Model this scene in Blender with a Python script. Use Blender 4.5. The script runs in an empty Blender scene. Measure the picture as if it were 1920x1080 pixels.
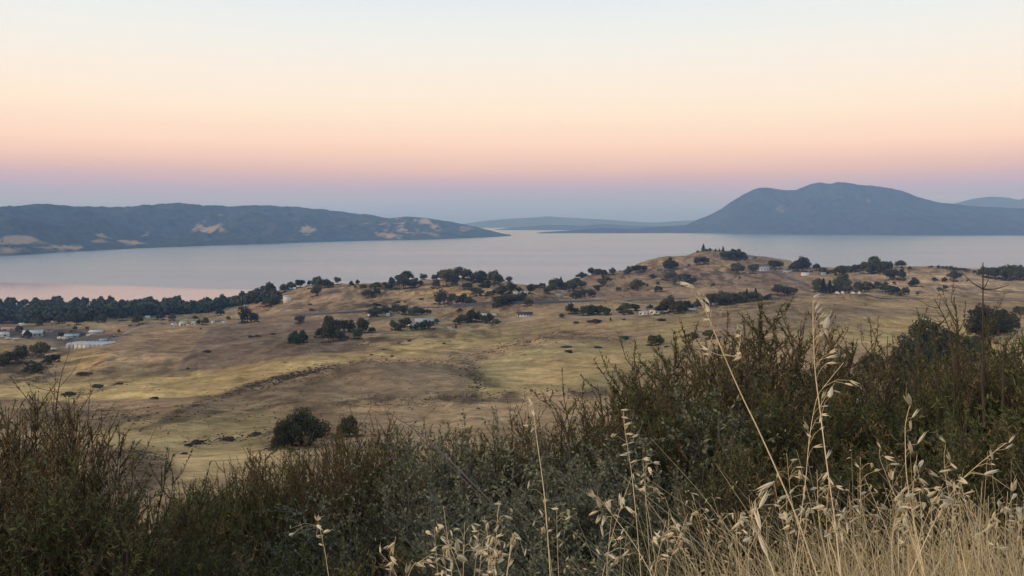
import bpy, math, random
import numpy as np

# ------------------------------------------------------------------ camera, sky, sun, exposure
S = bpy.context.scene
FPX = 1598.0                       # focal length in pixels of a 1920 px wide frame
EYE = 200.0                        # eye height above the lake, metres
PITCH = math.atan(125.0 / FPX)
cam_d = bpy.data.cameras.new('camera')
cam_d.sensor_width = 36.0
cam_d.lens = FPX / 1920.0 * 36.0
cam_d.clip_start = 0.05
cam_d.clip_end = 120000.0
cam = bpy.data.objects.new('camera', cam_d)
cam.location = (0, 0, EYE)
cam.rotation_euler = (math.pi / 2 - PITCH, 0, 0)
S.collection.objects.link(cam)
S.camera = cam


def lin(r, g, b):
    def c(v):
        v /= 255.0
        return v / 12.92 if v <= 0.04045 else ((v + 0.055) / 1.055) ** 2.4
    return (c(r), c(g), c(b), 1.0)


W = bpy.data.worlds.new('World')
S.world = W
W.use_nodes = True
wt = W.node_tree
wt.nodes.clear()
wo = wt.nodes.new('ShaderNodeOutputWorld')
bg = wt.nodes.new('ShaderNodeBackground')
tc = wt.nodes.new('ShaderNodeTexCoord')
sep = wt.nodes.new('ShaderNodeSeparateXYZ')
ramp = wt.nodes.new('ShaderNodeValToRGB')
wt.links.new(tc.outputs['Generated'], sep.inputs[0])
smap = wt.nodes.new('ShaderNodeMapping')          # thin uneven veils: the bands are not perfectly level
smap.inputs['Scale'].default_value = (1.2, 1.2, 14.0)
wt.links.new(tc.outputs['Generated'], smap.inputs[0])
snoi = wt.nodes.new('ShaderNodeTexNoise')
snoi.inputs['Scale'].default_value = 2.0
snoi.inputs['Detail'].default_value = 3.0
wt.links.new(smap.outputs[0], snoi.inputs['Vector'])
sadd = wt.nodes.new('ShaderNodeMath')
sadd.operation = 'MULTIPLY_ADD'
sadd.inputs[1].default_value = 0.016
wt.links.new(snoi.outputs['Fac'], sadd.inputs[0])
ssub = wt.nodes.new('ShaderNodeMath')
ssub.operation = 'SUBTRACT'
ssub.inputs[1].default_value = 0.008
wt.links.new(sep.outputs['Z'], ssub.inputs[0])
wt.links.new(ssub.outputs[0], sadd.inputs[2])
wt.links.new(sadd.outputs[0], ramp.inputs[0])
HAZE_S = (1.95e-5, 3.5e-5, 7.0e-5)      # scattering of the evening air per metre, red green blue
HAZE_L = (0.43, 0.42, 0.445)            # glow of that air
sky_seen = [             # sine of elevation, colour as seen through the air: twilight arch opposite the set sun
    (0.004, (150, 164, 186)), (0.018, (161, 170, 190)), (0.031, (174, 172, 190)), (0.046, (198, 178, 188)), (0.059, (221, 188, 184)),
    (0.072, (237, 201, 188)), (0.081, (244, 208, 190)), (0.090, (251, 216, 196)), (0.106, (252, 223, 202)), (0.118, (253, 230, 207)), (0.135, (253, 234, 214)),
    (0.165, (249, 237, 222)), (0.194, (243, 239, 230)), (0.222, (237, 239, 235)), (0.252, (227, 234, 237)), (0.38, (208, 220, 231)),
    (0.60, (190, 206, 223)), (1.0, (170, 191, 213))]
sky_stops = []
for z_, c_ in sky_seen:
    d_ = min(34000.0, 950.0 / z_)
    l_ = lin(*c_)
    o_ = []
    for k_ in range(3):
        T_ = math.exp(-HAZE_S[k_] * d_)
        o_.append(max(0.05, (l_[k_] - HAZE_L[k_] * (1 - T_)) / T_))
    sky_stops.append((z_, (*o_, 1.0)))
cr = ramp.color_ramp
cr.interpolation = 'LINEAR'
while len(cr.elements) < len(sky_stops):
    cr.elements.new(0.5)
for e, (p, c) in zip(cr.elements, sky_stops):
    e.position = p
for e, (p, c) in zip(cr.elements, sky_stops):
    e.color = c
wt.links.new(ramp.outputs[0], bg.inputs[0])
bg.inputs[1].default_value = 1.0
wt.links.new(bg.outputs[0], wo.inputs[0])

sun_d = bpy.data.lights.new('sun', 'SUN')
sun_d.energy = 2.3
sun_d.angle = math.radians(16)
sun_d.color = (1.0, 0.76, 0.58)
sun = bpy.data.objects.new('sun', sun_d)
# light travels from the viewer's back left towards the lake
sun.rotation_euler = (math.pi / 2 - math.radians(15), 0, math.radians(-64))
S.collection.objects.link(sun)

S.view_settings.view_transform = 'Standard'
S.view_settings.look = 'None'
S.view_settings.exposure = 0.0
S.view_settings.gamma = 1.0
S.view_settings.use_curve_mapping = False
S.render.engine = 'CYCLES'
S.cycles.max_bounces = 4
S.cycles.diffuse_bounces = 2
S.cycles.glossy_bounces = 3
S.cycles.transparent_max_bounces = 8
S.cycles.volume_bounces = 0
S.cycles.use_denoising = True

# ------------------------------------------------------------------ helpers
CO = S.collection
SA, CA = math.sin(PITCH), math.cos(PITCH)


def P(px, py, Y):
    """point at forward distance Y seen at photograph pixel (px, py)"""
    u, v = (px - 960) / FPX, (540 - py) / FPX
    k = Y / (CA + v * SA)
    return (u * k, Y, EYE + k * (v * CA - SA))


def project(x, y, z):
    d = y * CA - (z - EYE) * SA
    up = y * SA + (z - EYE) * CA
    d = np.where(np.abs(d) < 1e-3, 1e-3, d)
    return 960 + FPX * x / d, 540 - FPX * up / d


def tag(o, label, cat, group=None):
    o['label'] = label
    o['category'] = cat
    if group:
        o['group'] = group
    return o


def empty(name, loc, rz=0.0, sc=(1, 1, 1)):
    o = bpy.data.objects.new(name, None)
    o.location = loc
    o.rotation_euler = (0, 0, rz)
    o.scale = sc
    CO.objects.link(o)
    return o


def mesh_np(name, V, F, mat, smooth=False):
    """V (n,3); F list of arrays (m,k)"""
    V = np.asarray(V, dtype=np.float32).reshape(-1, 3)
    if not isinstance(F, (list, tuple)):
        F = [F]
    F = [np.asarray(f, dtype=np.int32) for f in F if len(f)]
    me = bpy.data.meshes.new(name)
    me.vertices.add(len(V))
    me.vertices.foreach_set('co', V.ravel())
    loops = np.concatenate([f.ravel() for f in F])
    sizes = np.concatenate([np.full(len(f), f.shape[1], dtype=np.int32) for f in F])
    starts = np.concatenate([[0], np.cumsum(sizes)[:-1]]).astype(np.int32)
    me.loops.add(len(loops))
    me.loops.foreach_set('vertex_index', loops)
    me.polygons.add(len(sizes))
    me.polygons.foreach_set('loop_start', starts)
    me.polygons.foreach_set('loop_total', sizes)
    if smooth:
        me.polygons.foreach_set('use_smooth', np.ones(len(sizes), dtype=bool))
    me.update(calc_edges=True)
    if mat is not None:
        me.materials.append(mat)
    return me


def obj(name, me, parent=None, kind=None, loc=None):
    o = bpy.data.objects.new(name, me)
    if parent is not None:
        o.parent = parent
    if kind:
        o['kind'] = kind
    if loc is not None:
        o.location = loc
    CO.objects.link(o)
    return o


class MB:
    """collects boxes, prisms and tubes into one mesh"""
    def __init__(self):
        self.v, self.f3, self.f4, self.n = [], [], [], 0

    def add(self, V, tris=(), quads=()):
        V = np.asarray(V, dtype=float).reshape(-1, 3)
        self.v.append(V)
        if len(tris):
            self.f3.append(np.asarray(tris, dtype=int) + self.n)
        if len(quads):
            self.f4.append(np.asarray(quads, dtype=int) + self.n)
        self.n += len(V)
        return self

    def box(self, x0, x1, y0, y1, z0, z1):
        V = [(x, y, z) for z in (z0, z1) for y in (y0, y1) for x in (x0, x1)]
        return self.add(V, quads=[(0, 2, 3, 1), (4, 5, 7, 6), (0, 1, 5, 4), (1, 3, 7, 5), (3, 2, 6, 7), (2, 0, 4, 6)])

    def gable(self, x0, x1, y0, y1, z0, z1):
        """ridge along x"""
        ym = (y0 + y1) / 2
        V = [(x0, y0, z0), (x1, y0, z0), (x1, y1, z0), (x0, y1, z0), (x0, ym, z1), (x1, ym, z1)]
        return self.add(V, tris=[(0, 4, 3), (1, 2, 5)], quads=[(0, 1, 5, 4), (2, 3, 4, 5), (0, 3, 2, 1)])

    def tube(self, pts, radii, sides=5):
        pts = np.asarray(pts, dtype=float)
        n = len(pts)
        t = np.gradient(pts, axis=0)
        t /= np.linalg.norm(t, axis=1)[:, None] + 1e-9
        ref = np.where(np.abs(t[:, 2:3]) > 0.9, np.array([[1., 0, 0]]), np.array([[0, 0, 1.]]))
        a = np.cross(t, ref)
        a /= np.linalg.norm(a, axis=1)[:, None] + 1e-9
        b = np.cross(t, a)
        ang = np.arange(sides) * 2 * math.pi / sides
        R = np.asarray(radii, dtype=float).reshape(-1, 1, 1)
        ring = pts[:, None, :] + R * (a[:, None, :] * np.cos(ang)[None, :, None] + b[:, None, :] * np.sin(ang)[None, :, None])
        q = []
        for i in range(n - 1):
            for k in range(sides):
                k2 = (k + 1) % sides
                q.append((i * sides + k, i * sides + k2, (i + 1) * sides + k2, (i + 1) * sides + k))
        return self.add(ring.reshape(-1, 3), quads=q)

    def mesh(self, name, mat, smooth=False):
        F = []
        if self.f3:
            F.append(np.concatenate(self.f3))
        if self.f4:
            F.append(np.concatenate(self.f4))
        return mesh_np(name, np.concatenate(self.v), F, mat, smooth)


# ---- numpy value noise
def vnoise(x, y, seed=0):
    xi, yi = np.floor(x).astype(np.int64), np.floor(y).astype(np.int64)
    xf, yf = x - xi, y - yi
    u, v = xf * xf * xf * (xf * (xf * 6 - 15) + 10), yf * yf * yf * (yf * (yf * 6 - 15) + 10)

    def h(a, b):
        n = (a * 374761393 + b * 668265263 + seed * 974634777) & 0x7fffffff
        n = ((n ^ (n >> 13)) * 1274126177) & 0x7fffffff
        n = ((n ^ (n >> 16)) * 1103515245) & 0x7fffffff
        return (n & 0xffff) / 32767.5 - 1.0
    return (h(xi, yi) * (1 - u) + h(xi + 1, yi) * u) * (1 - v) + (h(xi, yi + 1) * (1 - u) + h(xi + 1, yi + 1) * u) * v


def fbm(x, y, octv=4, seed=0, gain=0.5):
    s, a, t = 0.0, 1.0, 0.0
    for i in range(octv):
        s = s + a * vnoise(x, y, seed + i * 17)
        t += a
        x, y, a = x * 2.03 + 11.3, y * 2.03 - 7.1, a * gain
    return s / t


def ridged(x, y, octv=4, seed=0):
    s, a, t = 0.0, 1.0, 0.0
    for i in range(octv):
        s = s + a * (1 - np.abs(vnoise(x, y, seed + i * 13)) * 2)
        t += a
        x, y, a = x * 2.1 + 3.7, y * 2.1 + 9.1, a * 0.5
    return s / t


def sstep(a, b, x):
    t = np.clip((x - a) / (b - a), 0, 1)
    return t * t * (3 - 2 * t)


def in_poly(px, py, poly):
    r = np.zeros(px.shape, dtype=bool)
    n = len(poly)
    for i in range(n):
        x1, y1 = poly[i]
        x2, y2 = poly[(i + 1) % n]
        if y1 == y2:
            continue
        c = ((y1 > py) != (y2 > py)) & (px < (x2 - x1) * (py - y1) / (y2 - y1) + x1)
        r ^= c
    return r


# ------------------------------------------------------------------ materials
def nodes(name):
    m = bpy.data.materials.new(name)
    m.use_nodes = True
    nt = m.node_tree
    b = nt.nodes['Principled BSDF']
    b.inputs['Specular IOR Level'].default_value = 0.2
    return m, nt, b


def N(nt, kind, **kw):
    n = nt.nodes.new(kind)
    for k, v in kw.items():
        setattr(n, k, v)
    return n


def ramp2(nt, fac, c0, c1, p0=0.3, p1=0.7):
    r = N(nt, 'ShaderNodeValToRGB')
    r.color_ramp.elements[0].position = p0
    r.color_ramp.elements[0].color = (*c0[:3], 1)
    r.color_ramp.elements[1].position = p1
    r.color_ramp.elements[1].color = (*c1[:3], 1)
    nt.links.new(fac, r.inputs[0])
    return r.outputs[0]


def noise(nt, scale, detail=4, coord='Object', rough=0.6, vscale=None):
    t = N(nt, 'ShaderNodeTexCoord')
    out = t.outputs[coord]
    if vscale is not None:
        mp = N(nt, 'ShaderNodeMapping')
        mp.inputs['Scale'].default_value = vscale
        nt.links.new(out, mp.inputs[0])
        out = mp.outputs[0]
    n = N(nt, 'ShaderNodeTexNoise')
    n.inputs['Scale'].default_value = scale
    n.inputs['Detail'].default_value = detail
    n.inputs['Roughness'].default_value = rough
    nt.links.new(out, n.inputs['Vector'])
    return n.outputs['Fac']


def plain(name, c0, c1=None, scale=3.0, rough=0.85, spec=0.2, metal=0.0):
    m, nt, b = nodes(name)
    c1 = c1 or tuple(v * 0.78 for v in c0)
    nt.links.new(ramp2(nt, noise(nt, scale), c1, c0), b.inputs['Base Color'])
    b.inputs['Roughness'].default_value = rough
    b.inputs['Specular IOR Level'].default_value = spec
    b.inputs['Metallic'].default_value = metal
    return m


def leaf_mat(name, dark, light, transl=0.25, per_obj=0.25):
    """foliage: colour varies leaf by leaf and plant by plant, light comes through a little"""
    m, nt, b = nodes(name)
    g = N(nt, 'ShaderNodeNewGeometry')
    col = ramp2(nt, g.outputs['Random Per Island'], dark, light, 0.0, 1.0)
    oi = N(nt, 'ShaderNodeObjectInfo')
    hsv = N(nt, 'ShaderNodeHueSaturation')
    mr = N(nt, 'ShaderNodeMapRange')
    mr.inputs['To Min'].default_value = 1 - per_obj
    mr.inputs['To Max'].default_value = 1 + per_obj
    nt.links.new(oi.outputs['Random'], mr.inputs['Value'])
    nt.links.new(mr.outputs[0], hsv.inputs['Value'])
    nt.links.new(col, hsv.inputs['Color'])
    nt.links.new(hsv.outputs[0], b.inputs['Base Color'])
    b.inputs['Roughness'].default_value = 0.75
    tr = N(nt, 'ShaderNodeBsdfTranslucent')
    nt.links.new(hsv.outputs[0], tr.inputs[0])
    mx = N(nt, 'ShaderNodeMixShader')
    mx.inputs[0].default_value = transl
    nt.links.new(b.outputs[0], mx.inputs[1])
    nt.links.new(tr.outputs[0], mx.inputs[2])
    nt.links.new(mx.outputs[0], nt.nodes['Material Output'].inputs[0])
    return m


def ground_mat():
    m, nt, b = nodes('dry_grassland')
    at = N(nt, 'ShaderNodeVertexColor', layer_name='albedo')
    # patchiness of the dry grass at three scales
    n1 = noise(nt, 0.012, 5, vscale=(1, 0.6, 1))
    n2 = noise(nt, 0.11, 4)
    n3 = noise(nt, 0.45, 5, rough=0.8, vscale=(0.8, 1.3, 1))
    n4 = noise(nt, 0.035, 6, rough=0.7, vscale=(0.6, 1.5, 1))
    col = at.outputs['Color']
    for n, lo, hi in ((n1, 0.70, 1.30), (n2, 0.66, 1.34), (n3, 0.62, 1.38), (n4, 0.74, 1.26)):
        mr = N(nt, 'ShaderNodeMapRange')
        mr.inputs['From Min'].default_value = 0.3
        mr.inputs['From Max'].default_value = 0.7
        mr.inputs['To Min'].default_value = lo
        mr.inputs['To Max'].default_value = hi
        nt.links.new(n, mr.inputs['Value'])
        vm = N(nt, 'ShaderNodeVectorMath', operation='SCALE')
        nt.links.new(col, vm.inputs[0])
        nt.links.new(mr.outputs[0], vm.inputs['Scale'])
        col = vm.outputs[0]
    nt.links.new(col, b.inputs['Base Color'])
    b.inputs['Roughness'].default_value = 1.0
    b.inputs['Specular IOR Level'].default_value = 0.0
    bp = N(nt, 'ShaderNodeBump')
    bp.inputs['Strength'].default_value = 0.5
    bp.inputs['Distance'].default_value = 1.2
    nt.links.new(n2, bp.inputs['Height'])
    nt.links.new(bp.outputs[0], b.inputs['Normal'])
    return m


def lake_mat():
    m, nt, b = nodes('lake_water')
    b.inputs['Base Color'].default_value = (0.08, 0.155, 0.26, 1)
    b.inputs['IOR'].default_value = 1.333
    b.inputs['Specular IOR Level'].default_value = 0.5
    # wind lanes: ripples far out, glassy water in the lee of the near left shore
    t = N(nt, 'ShaderNodeTexCoord')
    sx = N(nt, 'ShaderNodeSeparateXYZ')
    nt.links.new(t.outputs['Object'], sx.inputs[0])
    lane = noise(nt, 0.0011, 5, vscale=(0.35, 1.6, 1))
    lane2 = noise(nt, 0.0012, 4, vscale=(0.3, 1.3, 1))
    ad = N(nt, 'ShaderNodeMath', operation='MULTIPLY_ADD')     # distance along a diagonal shore line
    nt.links.new(sx.outputs['X'], ad.inputs[0])
    ad.inputs[1].default_value = 0.42
    nt.links.new(sx.outputs['Y'], ad.inputs[2])
    ad2 = N(nt, 'ShaderNodeMath', operation='MULTIPLY_ADD')
    nt.links.new(lane, ad2.inputs[0])
    ad2.inputs[1].default_value = 700.0
    nt.links.new(ad.outputs[0], ad2.inputs[2])
    calm = N(nt, 'ShaderNodeMapRange')
    calm.inputs['From Min'].default_value = 2410
    calm.inputs['From Max'].default_value = 2560
    calm.interpolation_type = 'SMOOTHSTEP'
    nt.links.new(ad2.outputs[0], calm.inputs['Value'])
    rip = N(nt, 'ShaderNodeMapRange')
    rip.inputs['From Min'].default_value = 0.35
    rip.inputs['From Max'].default_value = 0.65
    rip.inputs['To Min'].default_value = 0.22
    rip.inputs['To Max'].default_value = 0.27
    nt.links.new(lane2, rip.inputs['Value'])
    mx = N(nt, 'ShaderNodeMix')
    mx.inputs[2].default_value = 0.08
    nt.links.new(calm.outputs[0], mx.inputs[0])
    nt.links.new(rip.outputs[0], mx.inputs[3])
    nt.links.new(mx.outputs[0], b.inputs['Roughness'])
    return m


def hill_mat(name, forest, forest2, grass, nscale):
    m, nt, b = nodes(name)
    at = N(nt, 'ShaderNodeVertexColor', layer_name='grass_cover')
    sc = N(nt, 'ShaderNodeSeparateColor')
    nt.links.new(at.outputs['Color'], sc.inputs[0])
    n1 = noise(nt, nscale, 6, rough=0.65)
    n2 = noise(nt, nscale * 4, 6, rough=0.75)
    fo = ramp2(nt, n2, forest, forest2, 0.35, 0.65)
    ad = N(nt, 'ShaderNodeMath', operation='ADD')
    nt.links.new(sc.outputs[0], ad.inputs[0])
    nm = N(nt, 'ShaderNodeMapRange')
    nm.inputs['From Min'].default_value = 0.3
    nm.inputs['From Max'].default_value = 0.7
    nm.inputs['To Min'].default_value = 0.12
    nm.inputs['To Max'].default_value = 0.88
    nt.links.new(n1, nm.inputs['Value'])
    nt.links.new(nm.outputs[0], ad.inputs[1])
    st = N(nt, 'ShaderNodeMapRange')
    st.inputs['From Min'].default_value = 0.92
    st.inputs['From Max'].default_value = 1.14
    nt.links.new(ad.outputs[0], st.inputs['Value'])
    mx = N(nt, 'ShaderNodeMix', data_type='RGBA')
    nt.links.new(st.outputs[0], mx.inputs[0])
    nt.links.new(fo, mx.inputs[6])
    mx.inputs[7].default_value = (*grass, 1)
    nt.links.new(mx.outputs[2], b.inputs['Base Color'])
    b.inputs['Roughness'].default_value = 1.0
    b.inputs['Specular IOR Level'].default_value = 0.0
    bp = N(nt, 'ShaderNodeBump')
    bp.inputs['Strength'].default_value = 0.6
    bp.inputs['Distance'].default_value = 45.0
    nt.links.new(n2, bp.inputs['Height'])
    nt.links.new(bp.outputs[0], b.inputs['Normal'])
    return m


M = {
    'ground': ground_mat(), 'lake': lake_mat(),
    'ridge': hill_mat('chaparral_ridge', (0.040, 0.056, 0.056), (0.098, 0.116, 0.104), (0.40, 0.29, 0.20), 0.0022),
    'mount': hill_mat('wooded_mountain', (0.010, 0.016, 0.019), (0.066, 0.072, 0.064), (0.20, 0.16, 0.12), 0.0018),
    'asphalt': plain('asphalt', (0.075, 0.075, 0.078), (0.05, 0.05, 0.052), 0.2),
    'dirt': plain('pale_dirt', (0.33, 0.27, 0.20), (0.25, 0.20, 0.15), 0.3),
    'paint': plain('road_paint', (0.7, 0.7, 0.66), None, 1.0),
    'white': plain('white_wall', (0.64, 0.61, 0.57), (0.5, 0.48, 0.44), 0.6),
    'cream': plain('cream_wall', (0.66, 0.58, 0.46), None, 0.5),
    'grey': plain('grey_wall', (0.34, 0.35, 0.36), None, 0.5),
    'tanwall': plain('tan_wall', (0.46, 0.36, 0.26), None, 0.5),
    'pink': plain('pink_wall', (0.52, 0.36, 0.30), None, 0.5),
    'roof_white': plain('pale_metal_roof', (0.52, 0.52, 0.51), (0.38, 0.38, 0.37), 0.4, 0.5, 0.4),
    'roof_dark': plain('dark_shingle_roof', (0.06, 0.06, 0.065), None, 0.8),
    'roof_blue': plain('blue_grey_roof', (0.30, 0.38, 0.44), None, 0.5, 0.5),
    'roof_brown': plain('brown_roof', (0.16, 0.11, 0.09), None, 0.5),
    'roof_pink': plain('faded_red_roof', (0.40, 0.27, 0.23), None, 0.5),
    'pane': plain('window_glass', (0.03, 0.035, 0.04), None, 1.0, 0.15, 0.5),
    'tyre': plain('tyre', (0.02, 0.02, 0.02), None, 1.0),
    'bark': plain('bark', (0.085, 0.065, 0.05), (0.04, 0.03, 0.024), 4.0),
    'oak': leaf_mat('oak_leaves', (0.024, 0.029, 0.013), (0.128, 0.128, 0.058), 0.3, 0.4),
    'wood': leaf_mat('wood_leaves', (0.018, 0.028, 0.014), (0.088, 0.106, 0.054)),
    'garden': leaf_mat('garden_leaves', (0.022, 0.040, 0.018), (0.060, 0.092, 0.040)),
    'grey_tree': leaf_mat('grey_leaves', (0.035, 0.040, 0.024), (0.085, 0.088, 0.055)),
    'fir': leaf_mat('conifer_needles', (0.012, 0.020, 0.013), (0.034, 0.048, 0.028)),
    'scrub': leaf_mat('scrub_leaves', (0.045, 0.038, 0.027), (0.12, 0.098, 0.066)),
    'under': leaf_mat('undergrowth_leaves', (0.030, 0.032, 0.017), (0.135, 0.120, 0.066), 0.3),
    'chamise': leaf_mat('chamise_needles', (0.030, 0.036, 0.012), (0.180, 0.178, 0.066), 0.35),
    'chamise_b': leaf_mat('olive_needles', (0.034, 0.044, 0.014), (0.165, 0.175, 0.064), 0.35),
    'greyleaf': leaf_mat('grey_green_leaves', (0.054, 0.058, 0.030), (0.280, 0.275, 0.160), 0.3),
    'drybrush': leaf_mat('dry_brown_leaves', (0.038, 0.036, 0.016), (0.180, 0.155, 0.072), 0.35),
    'rust': leaf_mat('rusty_leaves', (0.046, 0.040, 0.015), (0.215, 0.170, 0.068), 0.35),
    'seedhead': leaf_mat('rusty_seed_heads', (0.085, 0.060, 0.026), (0.290, 0.205, 0.090), 0.35),
    'stem': plain('shrub_stem', (0.085, 0.066, 0.048), (0.045, 0.034, 0.026), 12.0),
    'greystem': plain('grey_twig', (0.16, 0.15, 0.125), (0.09, 0.083, 0.07), 12.0),
    'straw': leaf_mat('straw', (0.46, 0.35, 0.17), (0.86, 0.70, 0.42), 0.4),
    'oatstem': plain('oat_stem', (0.78, 0.63, 0.37), (0.60, 0.47, 0.26), 25.0, 0.6),
    'spikelet': leaf_mat('oat_husk', (0.72, 0.61, 0.37), (0.92, 0.83, 0.60), 0.4, 0.12),
}

# ------------------------------------------------------------------ terrain of the near shore
near = [(1, 198.62), (3, 198.25), (6, 197.3), (12, 194.8), (25, 189), (50, 179), (100, 166)]


def zc(py, Y):
    return P(960, py, Y)[2]


cols = {   # photograph column: (distance, pixel row of the ground there); rows behind a crest are hidden
    -500: [(420, 740), (520, 700), (720, 660), (820, 640), (1000, 622), (1350, 608), (1650, 595), (1860, 573.5)],
    0: [(420, 740), (520, 700), (700, 662), (800, 645), (850, 640), (1000, 622), (1350, 605), (1650, 592), (1880, 573)],
    110: [(300, 800), (420, 742), (520, 705), (700, 668), (800, 656), (900, 640), (1050, 618), (1350, 600), (1650, 587), (1880, 573)],
    210: [(170, 880), (300, 795), (420, 742), (520, 705), (650, 670), (800, 641), (900, 628), (1050, 612), (1350, 596), (1650, 585), (1880, 573)],
    320: [(150, 890), (230, 840), (280, 800), (350, 762), (430, 735), (540, 700), (680, 660), (900, 620), (1150, 604), (1350, 595), (1600, 586), (1880, 573)],
    430: [(150, 892), (230, 840), (280, 805), (330, 775), (400, 738), (430, 730), (520, 692), (680, 655), (850, 625), (1100, 603), (1300, 592), (1550, 580), (1880, 573)],
    540: [(170, 880), (230, 832), (300, 788), (350, 757), (400, 722), (425, 707), (470, 698), (540, 668), (680, 645), (850, 618), (1050, 600), (1150, 589), (1300, 566), (1400, 549), (1480, 543), (1900, 573)],
    640: [(170, 880), (250, 820), (330, 768), (370, 742), (410, 702), (432, 684), (480, 684), (560, 667), (700, 642), (820, 618), (1000, 598), (1150, 585), (1280, 562), (1400, 536), (1480, 531), (1600, 548), (1950, 571)],
    720: [(170, 880), (250, 820), (330, 768), (370, 738), (415, 692), (440, 673), (490, 680), (560, 665), (700, 638), (820, 616), (1000, 594), (1150, 581), (1280, 562), (1400, 534), (1480, 530), (1600, 548), (1980, 570)],
    830: [(170, 880), (250, 820), (330, 768), (370, 738), (420, 692), (445, 676), (500, 676), (560, 662), (700, 636), (820, 616), (980, 594), (1120, 578), (1270, 556), (1400, 532), (1480, 525), (1600, 540), (2000, 569)],
    900: [(170, 880), (250, 820), (330, 766), (375, 735), (430, 700), (480, 686), (530, 672), (580, 660), (680, 640), (820, 614), (980, 590), (1100, 574), (1250, 553), (1400, 530), (1480, 525), (1600, 540), (2000, 569)],
    975: [(170, 880), (250, 820), (330, 766), (380, 732), (450, 700), (530, 670), (575, 650), (605, 640), (680, 638), (820, 612), (960, 588), (1080, 571), (1220, 552), (1330, 548), (1420, 536), (1480, 535), (1650, 551), (2000, 569)],
    1050: [(170, 880), (250, 820), (330, 766), (380, 732), (450, 698), (540, 658), (590, 632), (610, 626), (680, 630), (820, 606), (940, 588), (1080, 570), (1220, 560), (1400, 544), (1600, 533), (1700, 545), (2000, 569)],
    1120: [(170, 880), (250, 820), (330, 766), (380, 732), (450, 698), (540, 660), (600, 634), (640, 630), (720, 614), (840, 600), (960, 586), (1080, 568), (1200, 560), (1400, 540), (1600, 518), (1680, 517), (1800, 540), (2050, 568)],
    1200: [(170, 880), (250, 820), (380, 740), (450, 698), (540, 662), (620, 630), (720, 610), (820, 596), (900, 590), (1000, 587), (1120, 570), (1230, 557), (1400, 537), (1600, 514), (1780, 499), (1850, 502), (2100, 566)],
    1280: [(170, 880), (250, 820), (400, 735), (520, 665), (600, 632), (720, 604), (820, 590), (880, 587), (1000, 590), (1120, 573), (1250, 556), (1450, 531), (1650, 505), (1850, 484), (1960, 481), (2080, 510), (2300, 560)],
    1335: [(170, 880), (250, 820), (400, 735), (520, 665), (600, 626), (720, 597), (820, 583), (880, 580), (1000, 586), (1120, 572), (1250, 556), (1450, 531), (1650, 500), (1850, 476), (1980, 468), (2100, 490), (2350, 560)],
    1400: [(170, 880), (250, 820), (400, 735), (520, 660), (600, 620), (720, 588), (820, 573), (880, 571), (1000, 579), (1120, 568), (1250, 553), (1450, 529), (1650, 503), (1850, 483), (1960, 477), (2080, 495), (2350, 560)],
    1480: [(170, 880), (250, 820), (400, 735), (520, 650), (600, 614), (720, 582), (820, 566), (890, 563), (1000, 570), (1120, 562), (1250, 549), (1450, 526), (1650, 504), (1850, 491), (1950, 489), (2080, 505), (2350, 560)],
    1560: [(170, 880), (250, 820), (400, 735), (520, 644), (620, 608), (740, 576), (860, 557), (950, 553), (1050, 558), (1200, 552), (1350, 536), (1500, 519), (1680, 505), (1780, 506), (2100, 566)],
    1640: [(170, 880), (250, 820), (400, 735), (500, 652), (620, 612), (740, 582), (860, 563), (960, 556), (1080, 556), (1200, 548), (1350, 532), (1500, 516), (1680, 500), (1760, 500), (1900, 520), (2200, 566)],
    1760: [(170, 880), (250, 820), (400, 735), (480, 666), (600, 624), (720, 594), (860, 573), (960, 567), (1060, 564), (1200, 552), (1350, 533), (1500, 515), (1650, 504), (1740, 503), (1900, 520), (2200, 566)],
    1900: [(170, 880), (250, 820), (400, 735), (480, 664), (600, 624), (720, 598), (860, 578), (980, 568), (1080, 563), (1200, 552), (1350, 536), (1500, 523), (1620, 513), (1720, 512), (1900, 525), (2200, 566)],
    2400: [(170, 880), (250, 820), (400, 735), (480, 664), (600, 624), (720, 598), (860, 578), (980, 568), (1080, 563), (1200, 552), (1350, 536), (1500, 523), (1620, 510), (1720, 509), (1900, 525), (2200, 566)],
}


def pchip(x, y, xq):
    x, y = np.asarray(x, float), np.asarray(y, float)
    h = np.diff(x)
    d = np.diff(y) / h
    m = np.zeros_like(y)
    for i in range(1, len(x) - 1):
        if d[i - 1] * d[i] > 0:
            w1, w2 = 2 * h[i] + h[i - 1], h[i] + 2 * h[i - 1]
            m[i] = (w1 + w2) / (w1 / d[i - 1] + w2 / d[i])
    m[0], m[-1] = d[0], d[-1]
    k = np.clip(np.searchsorted(x, xq) - 1, 0, len(h) - 1)
    t = np.clip((xq - x[k]) / h[k], 0, 1)
    return (y[k] * (2 * t**3 - 3 * t**2 + 1) + h[k] * m[k] * (t**3 - 2 * t**2 + t)
            + y[k + 1] * (-2 * t**3 + 3 * t**2) + h[k] * m[k + 1] * (t**3 - t**2))


LY0, LY1, NLY, NQ = 0.0, math.log(4500.0), 900, 560
lyg = np.linspace(LY0, LY1, NLY)
cpx = sorted(cols)
prof = []
for c in cpx:
    pts = list(near) + [(Y, zc(py, Y)) for Y, py in cols[c]]
    Yl = pts[-1][0]
    pts += [(Yl + 140, -4.0), (Yl + 600, -12.0), (4600, -14.0)]
    prof.append(pchip([math.log(p[0]) for p in pts], [p[1] for p in pts], lyg))
prof = np.array(prof)
qg = np.linspace((-500 - 960) / FPX, (2400 - 960) / FPX, NQ)
cq = np.array([(c - 960) / FPX for c in cpx])
HT = np.empty((NQ, NLY))
for j in range(NLY):
    HT[:, j] = pchip(cq, prof[:, j], qg)
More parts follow.
